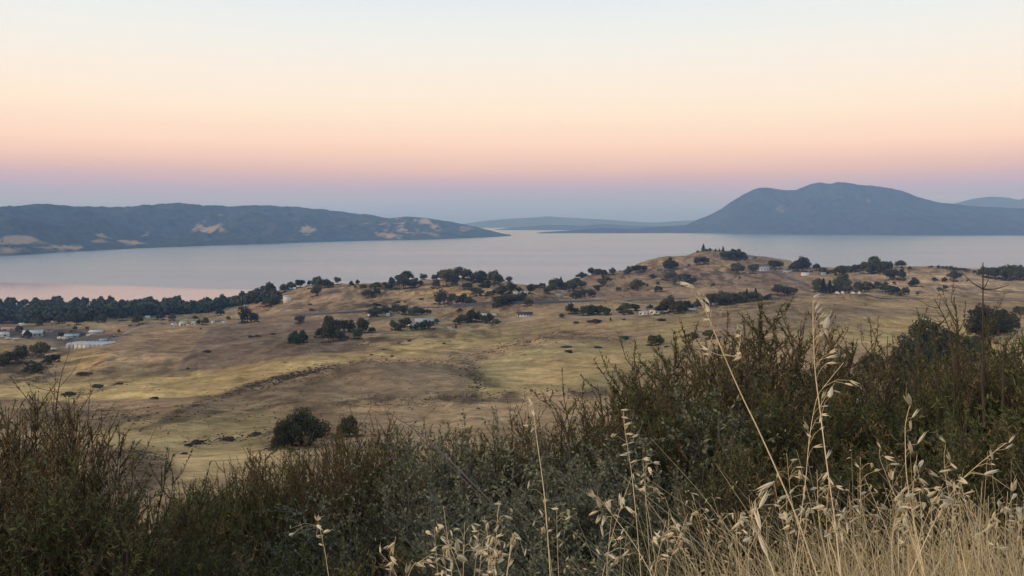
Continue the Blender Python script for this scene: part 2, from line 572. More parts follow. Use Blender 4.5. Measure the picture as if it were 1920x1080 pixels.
# soften the joins between the profiles
ker = np.array([1, 4, 6, 4, 1], float) / 16
for _ in range(10):
    pad = np.pad(HT, ((2, 2), (0, 0)), mode='edge')
    HT = sum(ker[i] * pad[i:i + NQ] for i in range(5))


KNOLLS = [(2, 1090, 62, 60, 15, .7), (325, 1790, 55, 70, 8, .8), (-96, 1395, 85, 60, 7, 1), (-312, 1370, 70, 60, 8, 1), (-455, 800, 60, 50, 6, .9),
          (-250, 600, 70, 45, 5, .9), (120, 760, 90, 40, 5, .9), (-20, 1260, 60, 40, 7, .9), (-180, 1200, 80, 40, 5, .9), (420, 1300, 90, 60, 8, .9),
          (560, 1450, 80, 60, 8, .9), (700, 1400, 90, 50, 8, .9), (170, 1420, 60, 50, 8, .9), (-600, 640, 60, 50, 5, .9), (-110, 305, 40, 22, 3, .8), (-175, 400, 50, 26, 4, .8)]


def height(x, y):
    x, y = np.asarray(x, float), np.asarray(y, float)
    ys = np.maximum(y, 1.0)
    q = x / np.maximum(ys, 12.0)
    fi = np.clip((q - qg[0]) / (qg[1] - qg[0]), 0, NQ - 1.001)
    fj = np.clip((np.log(ys) - LY0) / (lyg[1] - lyg[0]), 0, NLY - 1.001)
    i, j = fi.astype(int), fj.astype(int)
    a, b = fi - i, fj - j
    z = (HT[i, j] * (1 - a) + HT[i + 1, j] * a) * (1 - b) + (HT[i, j + 1] * (1 - a) + HT[i + 1, j + 1] * a) * b
    z = z + 0.06 * (1.0 - np.minimum(y, 1.0))                       # rises behind the viewer
    z = z + 0.22 * sstep(-0.2, 1.4, x) * np.exp(-((y - 1.6) / 1.6) ** 2)
    amp = sstep(60, 400, y) * sstep(2300, 1900, y)
    z = z + amp * (6.0 * fbm(x / 150, y / 120, 3, 5) * sstep(200, 600, y) + 1.6 * fbm(x / 110, y / 110, 2, 6) + 2.9 * ridged(x / 95 + .3 * fbm(x / 60, y / 60, 2, 2), y / 75, 3, 9) + 0.5 * fbm(x / 16, y / 16, 3, 21))
    for kx, ky, rx, ry, kh, kp in KNOLLS:
        z = z + kh * np.exp(-np.power(((x - kx) / rx) ** 2 + ((y - ky) / ry) ** 2 + .02, kp))
    z = z + 0.05 * fbm(x * 1.3, y * 1.3, 3, 33) * sstep(40, 10, y)
    return z


RY = np.exp(np.linspace(math.log(90.0), math.log(2500.0), 420))


def hit(px, py):
    """first terrain point seen through photograph pixel (px, py)"""
    u, v = (px - 960) / FPX, (540 - py) / FPX
    kk = 1.0 / (CA + v * SA)
    ry = RY
    for step in range(2):
        hz = height(u * kk * ry, ry)
        df = hz - (EYE + ry * kk * (v * CA - SA))
        b = np.nonzero(df >= 0)[0]
        if len(b) == 0:                   # above every crest: take the closest approach
            i = int(np.argmax(df / ry))
            break
        i = int(b[0])
        if step == 0 and i > 0:
            ry = np.linspace(RY[i - 1], RY[i], 12)
    return float(u * kk * ry[i]), float(ry[i]), float(hz[i])


def hit_many(px, py):
    X, Y, Z = [], [], []
    for i0 in range(0, len(px), 400):
        u, v = (px[i0:i0 + 400, None] - 960) / FPX, (540 - py[i0:i0 + 400, None]) / FPX
        kk = 1.0 / (CA + v * SA)
        ry = np.broadcast_to(RY, (len(u), len(RY)))
        df = height(u * kk * ry, ry) - (EYE + ry * kk * (v * CA - SA))
        ok = df >= 0
        i = np.where(ok.any(1), ok.argmax(1), np.argmax(df / ry, axis=1))
        i1 = np.maximum(i - 1, 0)
        r = np.arange(len(u))
        f = np.where(ok.any(1) & (i > 0), np.clip(-df[r, i1] / (df[r, i] - df[r, i1] + 1e-9), 0, 1), 1.0)
        y = RY[i1] + (RY[i] - RY[i1]) * f
        x = u[:, 0] * kk[:, 0] * y
        X.append(x), Y.append(y), Z.append(height(x, y))
    return np.concatenate(X), np.concatenate(Y), np.concatenate(Z)


rowsY = np.concatenate([np.linspace(0.3, 6, 16)[:-1], np.exp(np.linspace(math.log(6), math.log(110), 70))[:-1],
                        np.exp(np.linspace(math.log(110), math.log(2450), 560)), np.linspace(2480, 4200, 14)])
us = np.concatenate([np.linspace(-1.5, -0.68, 40)[:-1], np.linspace(-0.68, 0.68, 640), np.linspace(0.68, 1.5, 40)[1:]])
OFF = 6.0
gy = (rowsY - OFF)[:, None] + 0 * us[None, :]
gy = np.where(rowsY[:, None] < 400, gy, rowsY[:, None] - OFF * sstep(1500, 400, rowsY)[:, None])
gx = us[None, :] * rowsY[:, None]
gz = height(gx, gy)
nr, nc = gx.shape
GV = np.stack([gx, gy, gz], -1).reshape(-1, 3)


def grid_faces(nr, nc):
    a = np.arange(nr * nc).reshape(nr, nc)
    return np.stack([a[:-1, :-1], a[:-1, 1:], a[1:, 1:], a[1:, :-1]], -1).reshape(-1, 4)


ground_me = mesh_np('ground', GV, grid_faces(nr, nc), M['ground'], True)

SCRUB = [  # lines of scrub: pixels, scatter in rows, count, size range in metres
    ([(330, 772), (480, 722), (620, 687), (720, 674), (850, 677)], 3, 260, (.6, 1.7)),
    ([(480, 735), (600, 705), (680, 700)], 12, 160, (.4, 1.2)),
    ([(470, 725), (540, 706), (620, 687)], 3, 220, (.7, 2.4)),
    ([(700, 760), (860, 752), (1120, 740)], 7, 200, (.4, 1.3)),
    ([(850, 678), (875, 690), (900, 715), (890, 740)], 10, 170, (.6, 1.8)),
    ([(900, 668), (960, 650), (1040, 628), (1060, 626)], 5, 190, (.7, 2.2)),
    ([(1050, 627), (1120, 632), (1190, 638)], 4, 80, (.6, 1.8)),
    ([(640, 752), (800, 748), (900, 738), (1140, 735)], 4, 200, (.4, 1.4)),
    ([(560, 768), (700, 752), (820, 745)], 8, 150, (.3, 1.1)),
    ([(40, 768), (160, 772), (300, 780)], 7, 240, (.4, 1.4)),
    ([(180, 800), (260, 795), (380, 778), (540, 755)], 9, 190, (.3, 1.2)),
    ([(350, 832), (400, 826), (490, 815), (540, 800)], 4, 150, (.4, 1.3)),
    ([(190, 845), (230, 848), (300, 858)], 5, 130, (.3, 1.2)),
    ([(240, 850), (290, 880), (250, 920)], 14, 120, (.3, 1.0)),
    ([(110, 745), (190, 728), (225, 720)], 3, 70, (.4, 1.3)),
    ([(1330, 590), (1450, 575), (1580, 600), (1620, 612)], 10, 260, (.4, 1.5)),
    ([(1100, 505), (1200, 520), (1150, 550), (1230, 545)], 14, 170, (1.0, 3.2)),
    ([(700, 560), (820, 560), (960, 575)], 14, 80, (.9, 2.6)),
    ([(0, 690), (120, 690), (330, 680)], 28, 60, (.5, 1.6)),
    ([(450, 640), (600, 650), (780, 640), (900, 620)], 16, 70, (.6, 1.8)),
    ([(1300, 520), (1420, 530), (1520, 545)], 14, 70, (.9, 2.6)),
    ([(1640, 540), (1780, 545), (1900, 550)], 14, 90, (.9, 2.8)),
    ([(900, 540), (980, 560), (1060, 555)], 8, 60, (.9, 2.6)),
    ([(560, 570), (640, 575), (740, 560)], 14, 60, (.8, 2.2)),
    ([(560, 545), (700, 545), (850, 535), (950, 545)], 6, 110, (1.2, 3.6)),
    ([(860, 560), (940, 565), (1000, 560), (1080, 545)], 7, 130, (1.2, 3.6)),
    ([(1030, 540), (1110, 520), (1200, 508), (1270, 505)], 8, 150, (1.2, 3.6)),
    ([(690, 590), (800, 590), (930, 600)], 8, 120, (1.0, 3.0)),
    ([(590, 625), (640, 635), (700, 635)], 8, 70, (.9, 2.4)),
    ([(1200, 590), (1330, 575), (1480, 560)], 4, 90, (1.2, 3.4)),
    ([(1540, 545), (1640, 550), (1720, 545)], 7, 110, (1.2, 3.4)),
    ([(1570, 510), (1700, 508), (1800, 512)], 6, 100, (1.2, 3.4)),
    ([(1225, 500), (1290, 490), (1350, 480), (1430, 492)], 12, 170, (1.0, 3.2)),
    ([(1260, 520), (1340, 510), (1440, 520)], 12, 130, (1.0, 3.0)),
    ([(0, 668), (60, 668), (110, 660)], 6, 70, (1.0, 2.6)),
    ([(40, 690), (80, 705), (30, 705)], 8, 70, (.8, 2.0)),
    ([(230, 600), (330, 598), (450, 588), (520, 570)], 5, 120, (1.0, 3.0)),
    ([(500, 835), (560, 840), (640, 815), (690, 800)], 5, 160, (.4, 1.4)),
]

# albedo of the different fields; gully shade and sunlit crest tops are painted in
gpx, gpy = project(GV[:, 0], GV[:, 1], GV[:, 2])
wx = gpx + 16 * fbm(GV[:, 0] / 40, GV[:, 1] / 40, 3, 3)
wy = gpy + 5 * fbm(GV[:, 0] / 40, GV[:, 1] / 40, 3, 4)
gY = GV[:, 1]
BROWN, TAN, GOLD, OLIVE, DARK, PINK = (0.27, 0.20, 0.135), (0.33, 0.25, 0.155), (0.455, 0.352, 0.178), (0.285, 0.245, 0.13), (0.20, 0.155, 0.11), (0.255, 0.185, 0.145)
alb = np.empty((len(GV), 3))
f0 = np.clip(0.5 + 0.9 * fbm(GV[:, 0] / 190, GV[:, 1] / 260, 4, 40), 0, 1)[:, None]
alb[:] = np.array(BROWN) * (1 - f0) + np.array(TAN) * f0
f1 = sstep(0.1, 0.45, fbm(GV[:, 0] / 260 + 9, GV[:, 1] / 300, 3, 44))[:, None] * 0.6
alb[:] = alb * (1 - f1) + np.array(OLIVE) * f1
zones = [   # (outline in the photograph, nearest, farthest, colour, strength)
    ([(-60, 640), (60, 630), (110, 640), (200, 655), (330, 690), (200, 712), (-60, 730)], 400, 900, TAN, .8),
    ([(-60, 722), (60, 716), (160, 712), (330, 700), (420, 693), (480, 682), (540, 670), (620, 663), (700, 662), (780, 660), (860, 657), (850, 667),
      (720, 668), (640, 674), (560, 690), (480, 718), (400, 745), (330, 768), (250, 766), (150, 762), (60, 766), (-60, 768)], 380, 760, GOLD, .95),
    ([(328, 697), (395, 612), (480, 600), (600, 596), (680, 640), (690, 657), (620, 660), (540, 668), (480, 680), (420, 691)], 500, 1050, (0.20, 0.155, 0.122), .92),
    ([(325, 774), (480, 722), (620, 687), (720, 674), (850, 677), (908, 700), (900, 742), (640, 752), (450, 765)], 250, 450, (0.205, 0.163, 0.115), .8),
    ([(690, 664), (760, 640), (840, 632), (985, 631), (920, 646), (840, 658), (780, 661)], 500, 800, GOLD, .85),
    ([(880, 702), (930, 668), (1000, 645), (1180, 642), (1290, 592), (1300, 640), (1200, 690), (1140, 728), (900, 738)], 350, 900, OLIVE, .8),
    ([(950, 695), (1060, 668), (1180, 655), (1165, 690), (1050, 722), (955, 728)], 360, 620, (0.38, 0.29, 0.155), .8),
    ([(1090, 606), (1280, 590), (1480, 566), (1500, 580), (1300, 612), (1180, 622)], 650, 920, (0.33, 0.265, 0.15), .7),
    ([(170, 800), (520, 770), (510, 830), (440, 860), (300, 850), (190, 835)], 180, 340, (0.32, 0.265, 0.145), .8),
    ([(270, 852), (440, 842), (560, 850), (560, 900), (280, 900)], 120, 240, (0.40, 0.31, 0.17), .8),
    ([(150, 838), (300, 862), (345, 885), (280, 940), (150, 940)], 90, 230, (0.15, 0.12, 0.095), .9),  # gully slope: the shade lying in it is put into the colour
    ([(40, 768), (200, 770), (300, 778), (200, 795), (30, 795)], 280, 430, DARK, .9),
    ([(1540, 600), (1760, 590), (1960, 620), (1960, 690), (1690, 690), (1600, 640)], 420, 760, (0.39, 0.30, 0.155), .8),
    ([(1330, 584), (1480, 572), (1600, 590), (1640, 615), (1480, 612), (1350, 640)], 520, 860, (0.215, 0.175, 0.13), .8),
    ([(1560, 575), (1700, 580), (1780, 595), (1700, 600), (1580, 592)], 650, 900, (0.24, 0.195, 0.145), .7),
    ([(690, 545), (760, 535), (880, 530), (975, 535), (990, 550), (880, 560), (740, 562)], 1180, 1600, (0.41, 0.295, 0.16), .85),  # crest tops: gold-tan grass, their sunlit look put into the colour too
    ([(560, 545), (700, 545), (900, 568), (700, 585), (580, 585)], 1100, 1500, (0.30, 0.22, 0.15), .7),
    ([(1040, 560), (1110, 520), (1260, 490), (1330, 470), (1420, 478), (1500, 520), (1520, 555), (1300, 556)], 1050, 2050, PINK, .8),
    ([(1140, 525), (1250, 520), (1260, 540), (1160, 545)], 1200, 1800, (0.42, 0.30, 0.17), .7),
    ([(1335, 490), (1395, 488), (1385, 508), (1340, 506)], 1400, 2050, (0.42, 0.31, 0.175), .8),
    ([(1290, 530), (1340, 525), (1345, 545), (1290, 548)], 1100, 1700, (0.42, 0.30, 0.16), .7),
    ([(1600, 505), (1940, 512), (1960, 556), (1640, 556)], 1100, 1800, (0.42, 0.32, 0.22), .8),
    ([(100, 668), (200, 658), (180, 690), (130, 700)], 500, 850, (0.46, 0.32, 0.16), .8),
    ([(-80, 612), (120, 612), (240, 628), (222, 640), (172, 656), (100, 661), (96, 645), (60, 633), (-80, 642)], 780, 1150, (0.095, 0.093, 0.092), .95),
    ([(690, 588), (800, 582), (840, 606), (780, 622), (680, 615)], 880, 1130, (0.20, 0.20, 0.12), .6),
]
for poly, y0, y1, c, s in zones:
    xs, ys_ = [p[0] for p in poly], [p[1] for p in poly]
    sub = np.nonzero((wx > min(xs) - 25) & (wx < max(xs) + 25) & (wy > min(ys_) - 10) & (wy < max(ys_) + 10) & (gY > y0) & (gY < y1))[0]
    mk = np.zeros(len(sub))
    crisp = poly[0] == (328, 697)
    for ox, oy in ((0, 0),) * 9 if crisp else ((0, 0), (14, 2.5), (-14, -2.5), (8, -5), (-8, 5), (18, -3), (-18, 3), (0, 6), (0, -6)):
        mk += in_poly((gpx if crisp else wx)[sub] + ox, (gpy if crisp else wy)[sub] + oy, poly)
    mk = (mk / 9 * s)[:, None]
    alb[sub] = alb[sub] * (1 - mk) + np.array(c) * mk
# scrub growing along rock lines and gullies
for poly, sc_, n_, rg_ in SCRUB:
    pts_ = np.array(poly, float)
    sub = np.nonzero((gpx > pts_[:, 0].min() - 40) & (gpx < pts_[:, 0].max() + 40) & (gpy > pts_[:, 1].min() - 30) & (gpy < pts_[:, 1].max() + 30) & (gY > 100))[0]
    if not len(sub):
        continue
    dmin = np.full(len(sub), 1e9)
    for i in range(len(pts_) - 1):
        A, D = pts_[i], pts_[i + 1] - pts_[i]
        t_ = np.clip(((gpx[sub] - A[0]) * D[0] + (gpy[sub] - A[1]) * D[1]) / (D @ D), 0, 1)
        dmin = np.minimum(dmin, np.hypot((gpx[sub] - A[0] - t_ * D[0]) * .5, gpy[sub] - A[1] - t_ * D[1]))
    nz = fbm(GV[sub, 0] / 9, GV[sub, 1] / 22, 4, 61)
    mk = (np.exp(-(dmin / (sc_ * 1.3 + 2)) ** 2) * sstep(-.15, .3, nz) * .75)[:, None]
    alb[sub] = alb[sub] * (1 - mk) + np.array((0.10, 0.08, 0.058)) * mk
# leaf litter and bare soil under the shrubs by the viewer
nearm = (sstep(60, 6, gY))[:, None]
alb *= np.array((1.06, 0.95, 0.81))
alb[:] = alb * (1 - nearm) + np.array((0.12, 0.09, 0.06)) * nearm
# the shore below the hills: dark mud
sh = sstep(6, 1, GV[:, 2])[:, None] * (gY > 1000)[:, None]
alb[:] = alb * (1 - sh) + np.array((0.13, 0.11, 0.09)) * sh
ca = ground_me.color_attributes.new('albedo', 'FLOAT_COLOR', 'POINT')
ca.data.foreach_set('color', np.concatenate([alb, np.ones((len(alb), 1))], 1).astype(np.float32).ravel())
obj('ground', ground_me, kind='structure')

# ------------------------------------------------------------------ lake and the far shores
LV = [(-30000, 1000, 0), (30000, 1000, 0), (30000, 27000, 0), (-30000, 27000, 0)]
obj('lake', mesh_np('lake', LV, np.array([[0, 1, 2, 3]]), M['lake']), kind='structure')


def ranges(name, sky, shore, mat, depth, back, seed, spur, patches=(), ncol=620, nrow=80, base=-6.0, cover=0.0, skyrough=1.0):
    """hill range: sky = skyline pixels, shore = (px, distance of the water's edge), depth = skyline distance / shore distance"""
    sx, sy = np.array(sky, float).T
    hx, hd = np.array(shore, float).T
    px = np.linspace(sx[0], sx[-1], ncol)
    tt = np.concatenate([np.linspace(0, 1, nrow), 1 + np.linspace(0, 1, 14)[1:] ** 1.3])
    spy = pchip(sx, sy, px)
    dw = pchip(hx, hd, px)
    ds = dw * (depth if np.isscalar(depth) else np.interp(px, *np.array(depth, float).T))
    u = (px - 960) / FPX
    v = (540 - spy) / FPX
    zs = EYE + ds / (CA + v * SA) * (v * CA - SA)
    zs = zs + 0.022 * skyrough * (zs + 60) * fbm(px / 16, px * 0 + seed, 5, seed, .62)
    X, Y, Z = [], [], []
    for t in tt:
        if t <= 1:
            D = dw + (ds - dw) * t
            Xc, Yc = u * D, D
            n = ridged(Xc / spur, Yc / (spur * 2.2), 4, seed)
            n2 = fbm(Xc / (spur * 2.5), Yc / (spur * 2.5), 3, seed + 3)
            w = math.sin(math.pi * min(t, 1)) ** 0.7
            p = t ** 0.9 * (0.72 + 0.28 * t ** 3) + (0.34 * (n - 0.15) + 0.16 * n2) * w
            z = base + (zs - base) * p + 14 * fbm(Xc / 130, Yc / 130, 4, seed + 5) * w
            cap = EYE - (EYE - zs) * D / ds - 3.0 * (1 - t)           # stays under the skyline
            if t < 1:
                z = np.minimum(z, cap)
            if t == 0:
                z = z * 0 + base
        else:
            D = ds + back * (t - 1)
            Xc, Yc = u * D, D
            z = base + (zs - base) * (1 - (t - 1)) ** 1.2
        X.append(Xc)
        Y.append(Yc)
        Z.append(np.maximum(z, base))
    V = np.stack([np.array(X), np.array(Y), np.array(Z)], -1).reshape(-1, 3)
    me = mesh_np(name, V, grid_faces(len(tt), ncol), mat, True)
    ppx, ppy = project(V[:, 0], V[:, 1], V[:, 2])
    g = np.full(len(V), cover)
    Zg = V[:, 2].reshape(len(tt), ncol)
    Xg = V[:, 0].reshape(len(tt), ncol)
    asp = (np.gradient(Zg, axis=1) / (np.abs(np.gradient(Xg, axis=1)) + 1e-6)).ravel()
    asp = sstep(-.25, .35, asp)                                    # grass holds on the slopes that face the afternoon sun
    qx = ppx + 10 * fbm(V[:, 0] / 300, V[:, 1] / 300, 4, seed + 9)
    qy = ppy + 5 * fbm(V[:, 0] / 300, V[:, 1] / 300, 4, seed + 10)
    for cx, cy, rx, ry, s in patches:
        g = np.maximum(g, s * np.exp(-(((qx - cx) / rx) ** 2 + ((qy - cy) / ry) ** 2) ** 1.5))
    g = g * (0.72 + 0.5 * asp)
    c = me.color_attributes.new('grass_cover', 'FLOAT_COLOR', 'POINT')
    c.data.foreach_set('color', np.repeat(g[:, None], 4, 1).astype(np.float32).ravel())
    o = obj(name, me, kind='structure')
    return o


def wd(py):
    return EYE / ((py - 415.0) / FPX)


ranges('hills', [(-700, 400), (-450, 384), (-250, 392), (-100, 382), (0, 387), (40, 386), (80, 381), (130, 386), (210, 388), (270, 385), (335, 380), (380, 384), (430, 386),
                 (480, 385), (540, 387), (600, 392), (660, 399), (700, 404), (730, 409), (760, 406), (800, 409), (835, 414), (880, 422), (920, 432), (958, 441.5)],
       [(-700, 3600), (-300, 4000), (0, wd(481)), (150, wd(471)), (300, wd(464)), (450, wd(459)), (640, wd(452.5)), (800, wd(449)), (900, wd(445.5)), (958, wd(442.5))],
       M['ridge'], [(-700, 1.5), (0, 1.42), (500, 1.32), (750, 1.2), (900, 1.08), (958, 1.01)], 2500, 3, 520,
       [(388, 424, 44, 17, .62), (415, 430, 20, 8, .5), (425, 400, 26, 7, .5), (197, 441, 20, 7, .66), (272, 438, 13, 7, .58), (235, 457, 30, 9, .5), (20, 450, 60, 11, .70), (130, 462, 40, 9, .46),
        (570, 431, 24, 11, .56), (60, 470, 70, 9, .46), (715, 434, 26, 14, .58), (748, 414, 20, 10, .60), (795, 413, 44, 9, .74), (818, 425, 24, 14, .60), (738, 443, 40, 8, .54),
        (868, 428, 36, 8, .56), (850, 436, 50, 9, .42), (180, 450, 26, 7, .5), (90, 436, 18, 6, .5), (780, 424, 100, 22, .46), (300, 420, 120, 26, .16), (520, 440, 120, 12, .22)], skyrough=1.6)
ranges('mountain', [(1255, 437), (1275, 427), (1300, 415), (1345, 395), (1370, 377), (1395, 363), (1425, 351.5), (1455, 354), (1487, 357), (1500, 351), (1525, 343.5), (1550, 344),
                    (1570, 341.5), (1600, 345), (1640, 349), (1672, 354), (1695, 360), (1725, 372), (1750, 378), (1790, 383), (1830, 387), (1900, 390), (2000, 394), (2200, 400), (2500, 410)],
       [(1255, wd(436.5)), (1340, wd(437.2)), (1380, wd(438.4)), (1480, wd(439.6)), (1600, wd(440)), (1740, wd(441.4)), (1900, wd(441.2)), (2200, wd(442)), (2500, wd(445))],
       M['mount'], [(1255, 1.02), (1330, 1.1), (1450, 1.2), (2500, 1.25)], 4000, 31, 900, [(1700, 428, 60, 5, .4), (1820, 430, 60, 6, .4), (1450, 400, 60, 20, .3), (1600, 390, 80, 30, .26)])
ranges('hills', [(840, 426), (880, 418), (920, 413), (960, 410), (1000, 408), (1025, 405.5), (1060, 408), (1100, 410), (1140, 412), (1180, 415), (1225, 417), (1260, 415), (1300, 413), (1400, 414), (1500, 418)],
       [(840, 26500), (1500, 26500)], M['mount'], 1.08, 2000, 51, 1100, ncol=260, nrow=30, cover=0.3)
ranges('hills', [(900, 434), (940, 429), (985, 425), (1040, 421.5), (1090, 423), (1130, 420), (1180, 423), (1240, 424), (1320, 420), (1420, 428)],
       [(900, 19500), (1420, 19000)], M['mount'], 1.05, 1500, 61, 800, ncol=220, nrow=24, cover=0.2)
ranges('hills', [(995, 438.2), (1020, 435), (1060, 432.5), (1100, 429.5), (1140, 427.5), (1180, 429), (1220, 426.5), (1260, 424), (1300, 422), (1340, 424), (1400, 436)],
       [(995, wd(438)), (1100, wd(437.4)), (1260, wd(437)), (1400, wd(436.8))], M['mount'], 1.06, 900, 71, 500, ncol=200, nrow=24, cover=0.1)
ranges('hills', [(1640, 398), (1720, 390), (1780, 382), (1810, 375), (1850, 369), (1885, 370.5), (1905, 374), (1920, 370), (1960, 362), (2040, 370), (2160, 380), (2400, 395)],
       [(1640, 20500), (2400, 20500)], M['mount'], 1.15, 2500, 91, 1200, ncol=220, nrow=30, cover=0.2)

# ------------------------------------------------------------------ haze
hz_m = bpy.data.materials.new('haze')
hz_m.use_nodes = True
hz_m.node_tree.nodes.clear()
ho = hz_m.node_tree.nodes.new('ShaderNodeOutputMaterial')
pv = hz_m.node_tree.nodes.new('ShaderNodeVolumePrincipled')
pv.inputs['Color'].default_value = tuple(k / HAZE_S[2] for k in HAZE_S) + (1,)
pv.inputs['Absorption Color'].default_value = (1, 1, 1, 1)
pv.inputs['Density'].default_value = HAZE_S[2]
pv.inputs['Anisotropy'].default_value = 0.0
hz_m.node_tree.links.new(pv.outputs[0], ho.inputs['Volume'])
hb = MB().box(-32000, 32000, -3000, 34000, -40, 1150)
obj('haze', hb.mesh('haze', hz_m), kind='stuff')

# ------------------------------------------------------------------ roads
def strip(name, pts, width, mat, lift=0.35, kind='structure', lines=True):
    """ribbon that follows the terrain through points seen at photograph pixels"""
    w = [hit(*p)[:2] for p in pts]
    w = np.array(w)
    d = np.concatenate([[0], np.cumsum(np.linalg.norm(np.diff(w, axis=0), axis=1))])
    n = int(d[-1] / 6) + 2
    s = np.linspace(0, d[-1], n)
    c = np.stack([pchip(d, w[:, 0], s), pchip(d, w[:, 1], s)], -1)
    for _ in range(30):
        c[1:-1] = (c[:-2] + 2 * c[1:-1] + c[2:]) / 4
    t = np.gradient(c, axis=0)
    t /= np.linalg.norm(t, axis=1)[:, None]
    nrm = np.stack([-t[:, 1], t[:, 0]], -1)
    zz = np.max([height(*(c + nrm * k).T) for k in (-width / 2 - 1, 0, width / 2 + 1)], axis=0)
    for _ in range(20):
        zz[1:-1] = np.maximum(zz[1:-1], 0) * 0.5 + (zz[:-2] + zz[2:]) * 0.25
    zz = zz + lift
    L, R = c + nrm * width / 2, c - nrm * width / 2
    Lo, Ro = c + nrm * (width / 2 + 2.5), c - nrm * (width / 2 + 2.5)
    V = np.concatenate([np.c_[Lo, height(*Lo.T) - 0.6], np.c_[L, zz], np.c_[R, zz], np.c_[Ro, height(*Ro.T) - 0.6]])
    i = np.arange(n - 1)
    F = np.concatenate([np.stack([i + a * n, i + 1 + a * n, i + 1 + (a + 1) * n, i + (a + 1) * n], -1) for a in range(3)])
    road = obj(name, mesh_np(name, V, F, mat), kind=kind)
    # painted edge lines just above the surface
    for off in ((width / 2 - 0.5, -width / 2 + 0.5) if lines else ()):
        A, B = c + nrm * (off - 0.12), c + nrm * (off + 0.12)
        Vl = np.concatenate([np.c_[A, zz + 0.03], np.c_[B, zz + 0.03]])
        obj('edge_line', mesh_np('edge_line', Vl, np.stack([i, i + 1, i + 1 + n, i + n], -1), M['paint']), road)
    return road


strip('road', [(300, 607), (400, 602.5), (470, 598), (540, 592), (600, 588), (640, 586), (720, 581), (800, 576.5), (900, 571), (1000, 568.5), (1060, 566), (1120, 564), (1200, 560.5), (1290, 559)], 8.5, M['asphalt'])
strip('road', [(1650, 560), (1700, 561), (1760, 562), (1830, 563), (1960, 564)], 8.5, M['asphalt'])
strip('road', [(1412, 509), (1440, 510), (1462, 511), (1476, 518), (1492, 526), (1512, 534)], 7.0, M['asphalt'])

for tr in ([(826, 606), (842, 612), (850, 620), (872, 618), (905, 604), (960, 598), (1060, 594), (1200, 590)],
           [(230, 627), (260, 615), (300, 607)], [(690, 596), (660, 604), (640, 606), (600, 606)], [(1042, 551), (1062, 556), (1076, 563)], [(1490, 515), (1530, 519), (1570, 524)]):
    strip('dirt_track', tr, 2.6, M['dirt'], .30, lines=False)

# ------------------------------------------------------------------ buildings
def panes(parent, w, h, yface, spec):
    for (x0, x1, z0, z1) in spec:
        f = obj('window', MB().box(x0 * w - 0.12, x1 * w + 0.12, yface - 0.08, yface + 0.3, z0 * h - 0.12, z1 * h + 0.12).mesh('window', M['grey']), parent)
        obj('pane', MB().box(x0 * w, x1 * w, yface - 0.14, yface + 0.1, z0 * h, z1 * h).mesh('pane', M['pane']), f)


def building(name, px, py, wpx, hpx, label, cat, wall='white', roof='roof_dark', style='gable', rz=0.0, deep=0.7, win=2, group=None):
    x, y, z = hit(px, py)
    w = wpx / FPX * y
    h = hpx / FPX * y
    d = max(4.0, w * deep)
    o = empty(name, (x, y + d * 0.45, z - 0.1), math.atan2(-x, y) * 0.6 + rz)
    tag(o, label, cat, group)
    if style == 'flat':
        obj('wall', MB().box(-w / 2, w / 2, -d / 2, d / 2, -2.5, h * .93).mesh('wall', M[wall]), o)
        obj('roof', MB().box(-w / 2 - .25, w / 2 + .25, -d / 2 - .25, d / 2 + .25, h * .93 + .003, h).mesh('roof', M[roof]), o)
        wh = h * .93
    elif style == 'dome':
        m = MB()
        k = 9
        for i in range(k):
            a0, a1 = math.pi * i / k, math.pi * (i + 1) / k
            m.add([(math.cos(a0) * w / 2, -d / 2, math.sin(a0) * h), (math.cos(a1) * w / 2, -d / 2, math.sin(a1) * h),
                   (math.cos(a1) * w / 2, d / 2, math.sin(a1) * h), (math.cos(a0) * w / 2, d / 2, math.sin(a0) * h)], quads=[(0, 1, 2, 3)])
        obj('roof', m.mesh('roof', M[roof]), o)
        e = MB()
        for s in (-1, 1):
            pts = [(math.cos(math.pi * i / k) * w * .49, s * d * .495, math.sin(math.pi * i / k) * h * .98) for i in range(k + 1)]
            e.add(pts + [(0, s * d * .495, 0)], tris=[(i, i + 1, k + 1) for i in range(k)])
        obj('end_wall', e.mesh('end_wall', M[wall]), o)
        return o
    else:
        wh = h * .58
        obj('wall', MB().box(-w / 2, w / 2, -d / 2, d / 2, -2.5, wh).gable(-w / 2, w / 2, -d / 2, d / 2, wh + .002, h * .95).mesh('wall', M[wall]), o)
        ov = min(.6, w * .06)
        yb, t = d / 2 + ov, .25
        r = MB()
        for s in (-1, 1):
            zb = wh - (h - wh) * ov / (d / 2)
            V = [(-w / 2 - ov, s * yb, zb), (w / 2 + ov, s * yb, zb), (w / 2 + ov, 0, h), (-w / 2 - ov, 0, h)]
            V += [(a, b, c + t) for a, b, c in V]
            r.add(V, quads=[(0, 1, 2, 3), (4, 5, 6, 7), (0, 1, 5, 4), (1, 2, 6, 5), (2, 3, 7, 6), (3, 0, 4, 7)])
        rf = obj('roof', r.mesh('roof', M[roof]), o)
        if cat == 'house':
            obj('chimney', MB().box(w * .2, w * .2 + .9, -.5, .5, h * .8, h + .9).mesh('chimney', M['grey']), rf)
    if win:
        n = win
        sp = []
        for i in range(n):
            c = (i + .5) / n - .5
            sp.append((c - .16 / n, c + .16 / n, .38 * wh / h, .78 * wh / h))
        panes(o, w, h, -d / 2, sp)
        dx = w * (.5 / n) if n % 2 == 0 else w * (.5 / n + .0)
        obj('door', MB().box(-w / 2 + w * .03, -w / 2 + w * .03 + 1.1, -d / 2 - .06, -d / 2 + .2, 0, min(2.1, wh * .8)).mesh('door', M['roof_brown']), o)
    return o


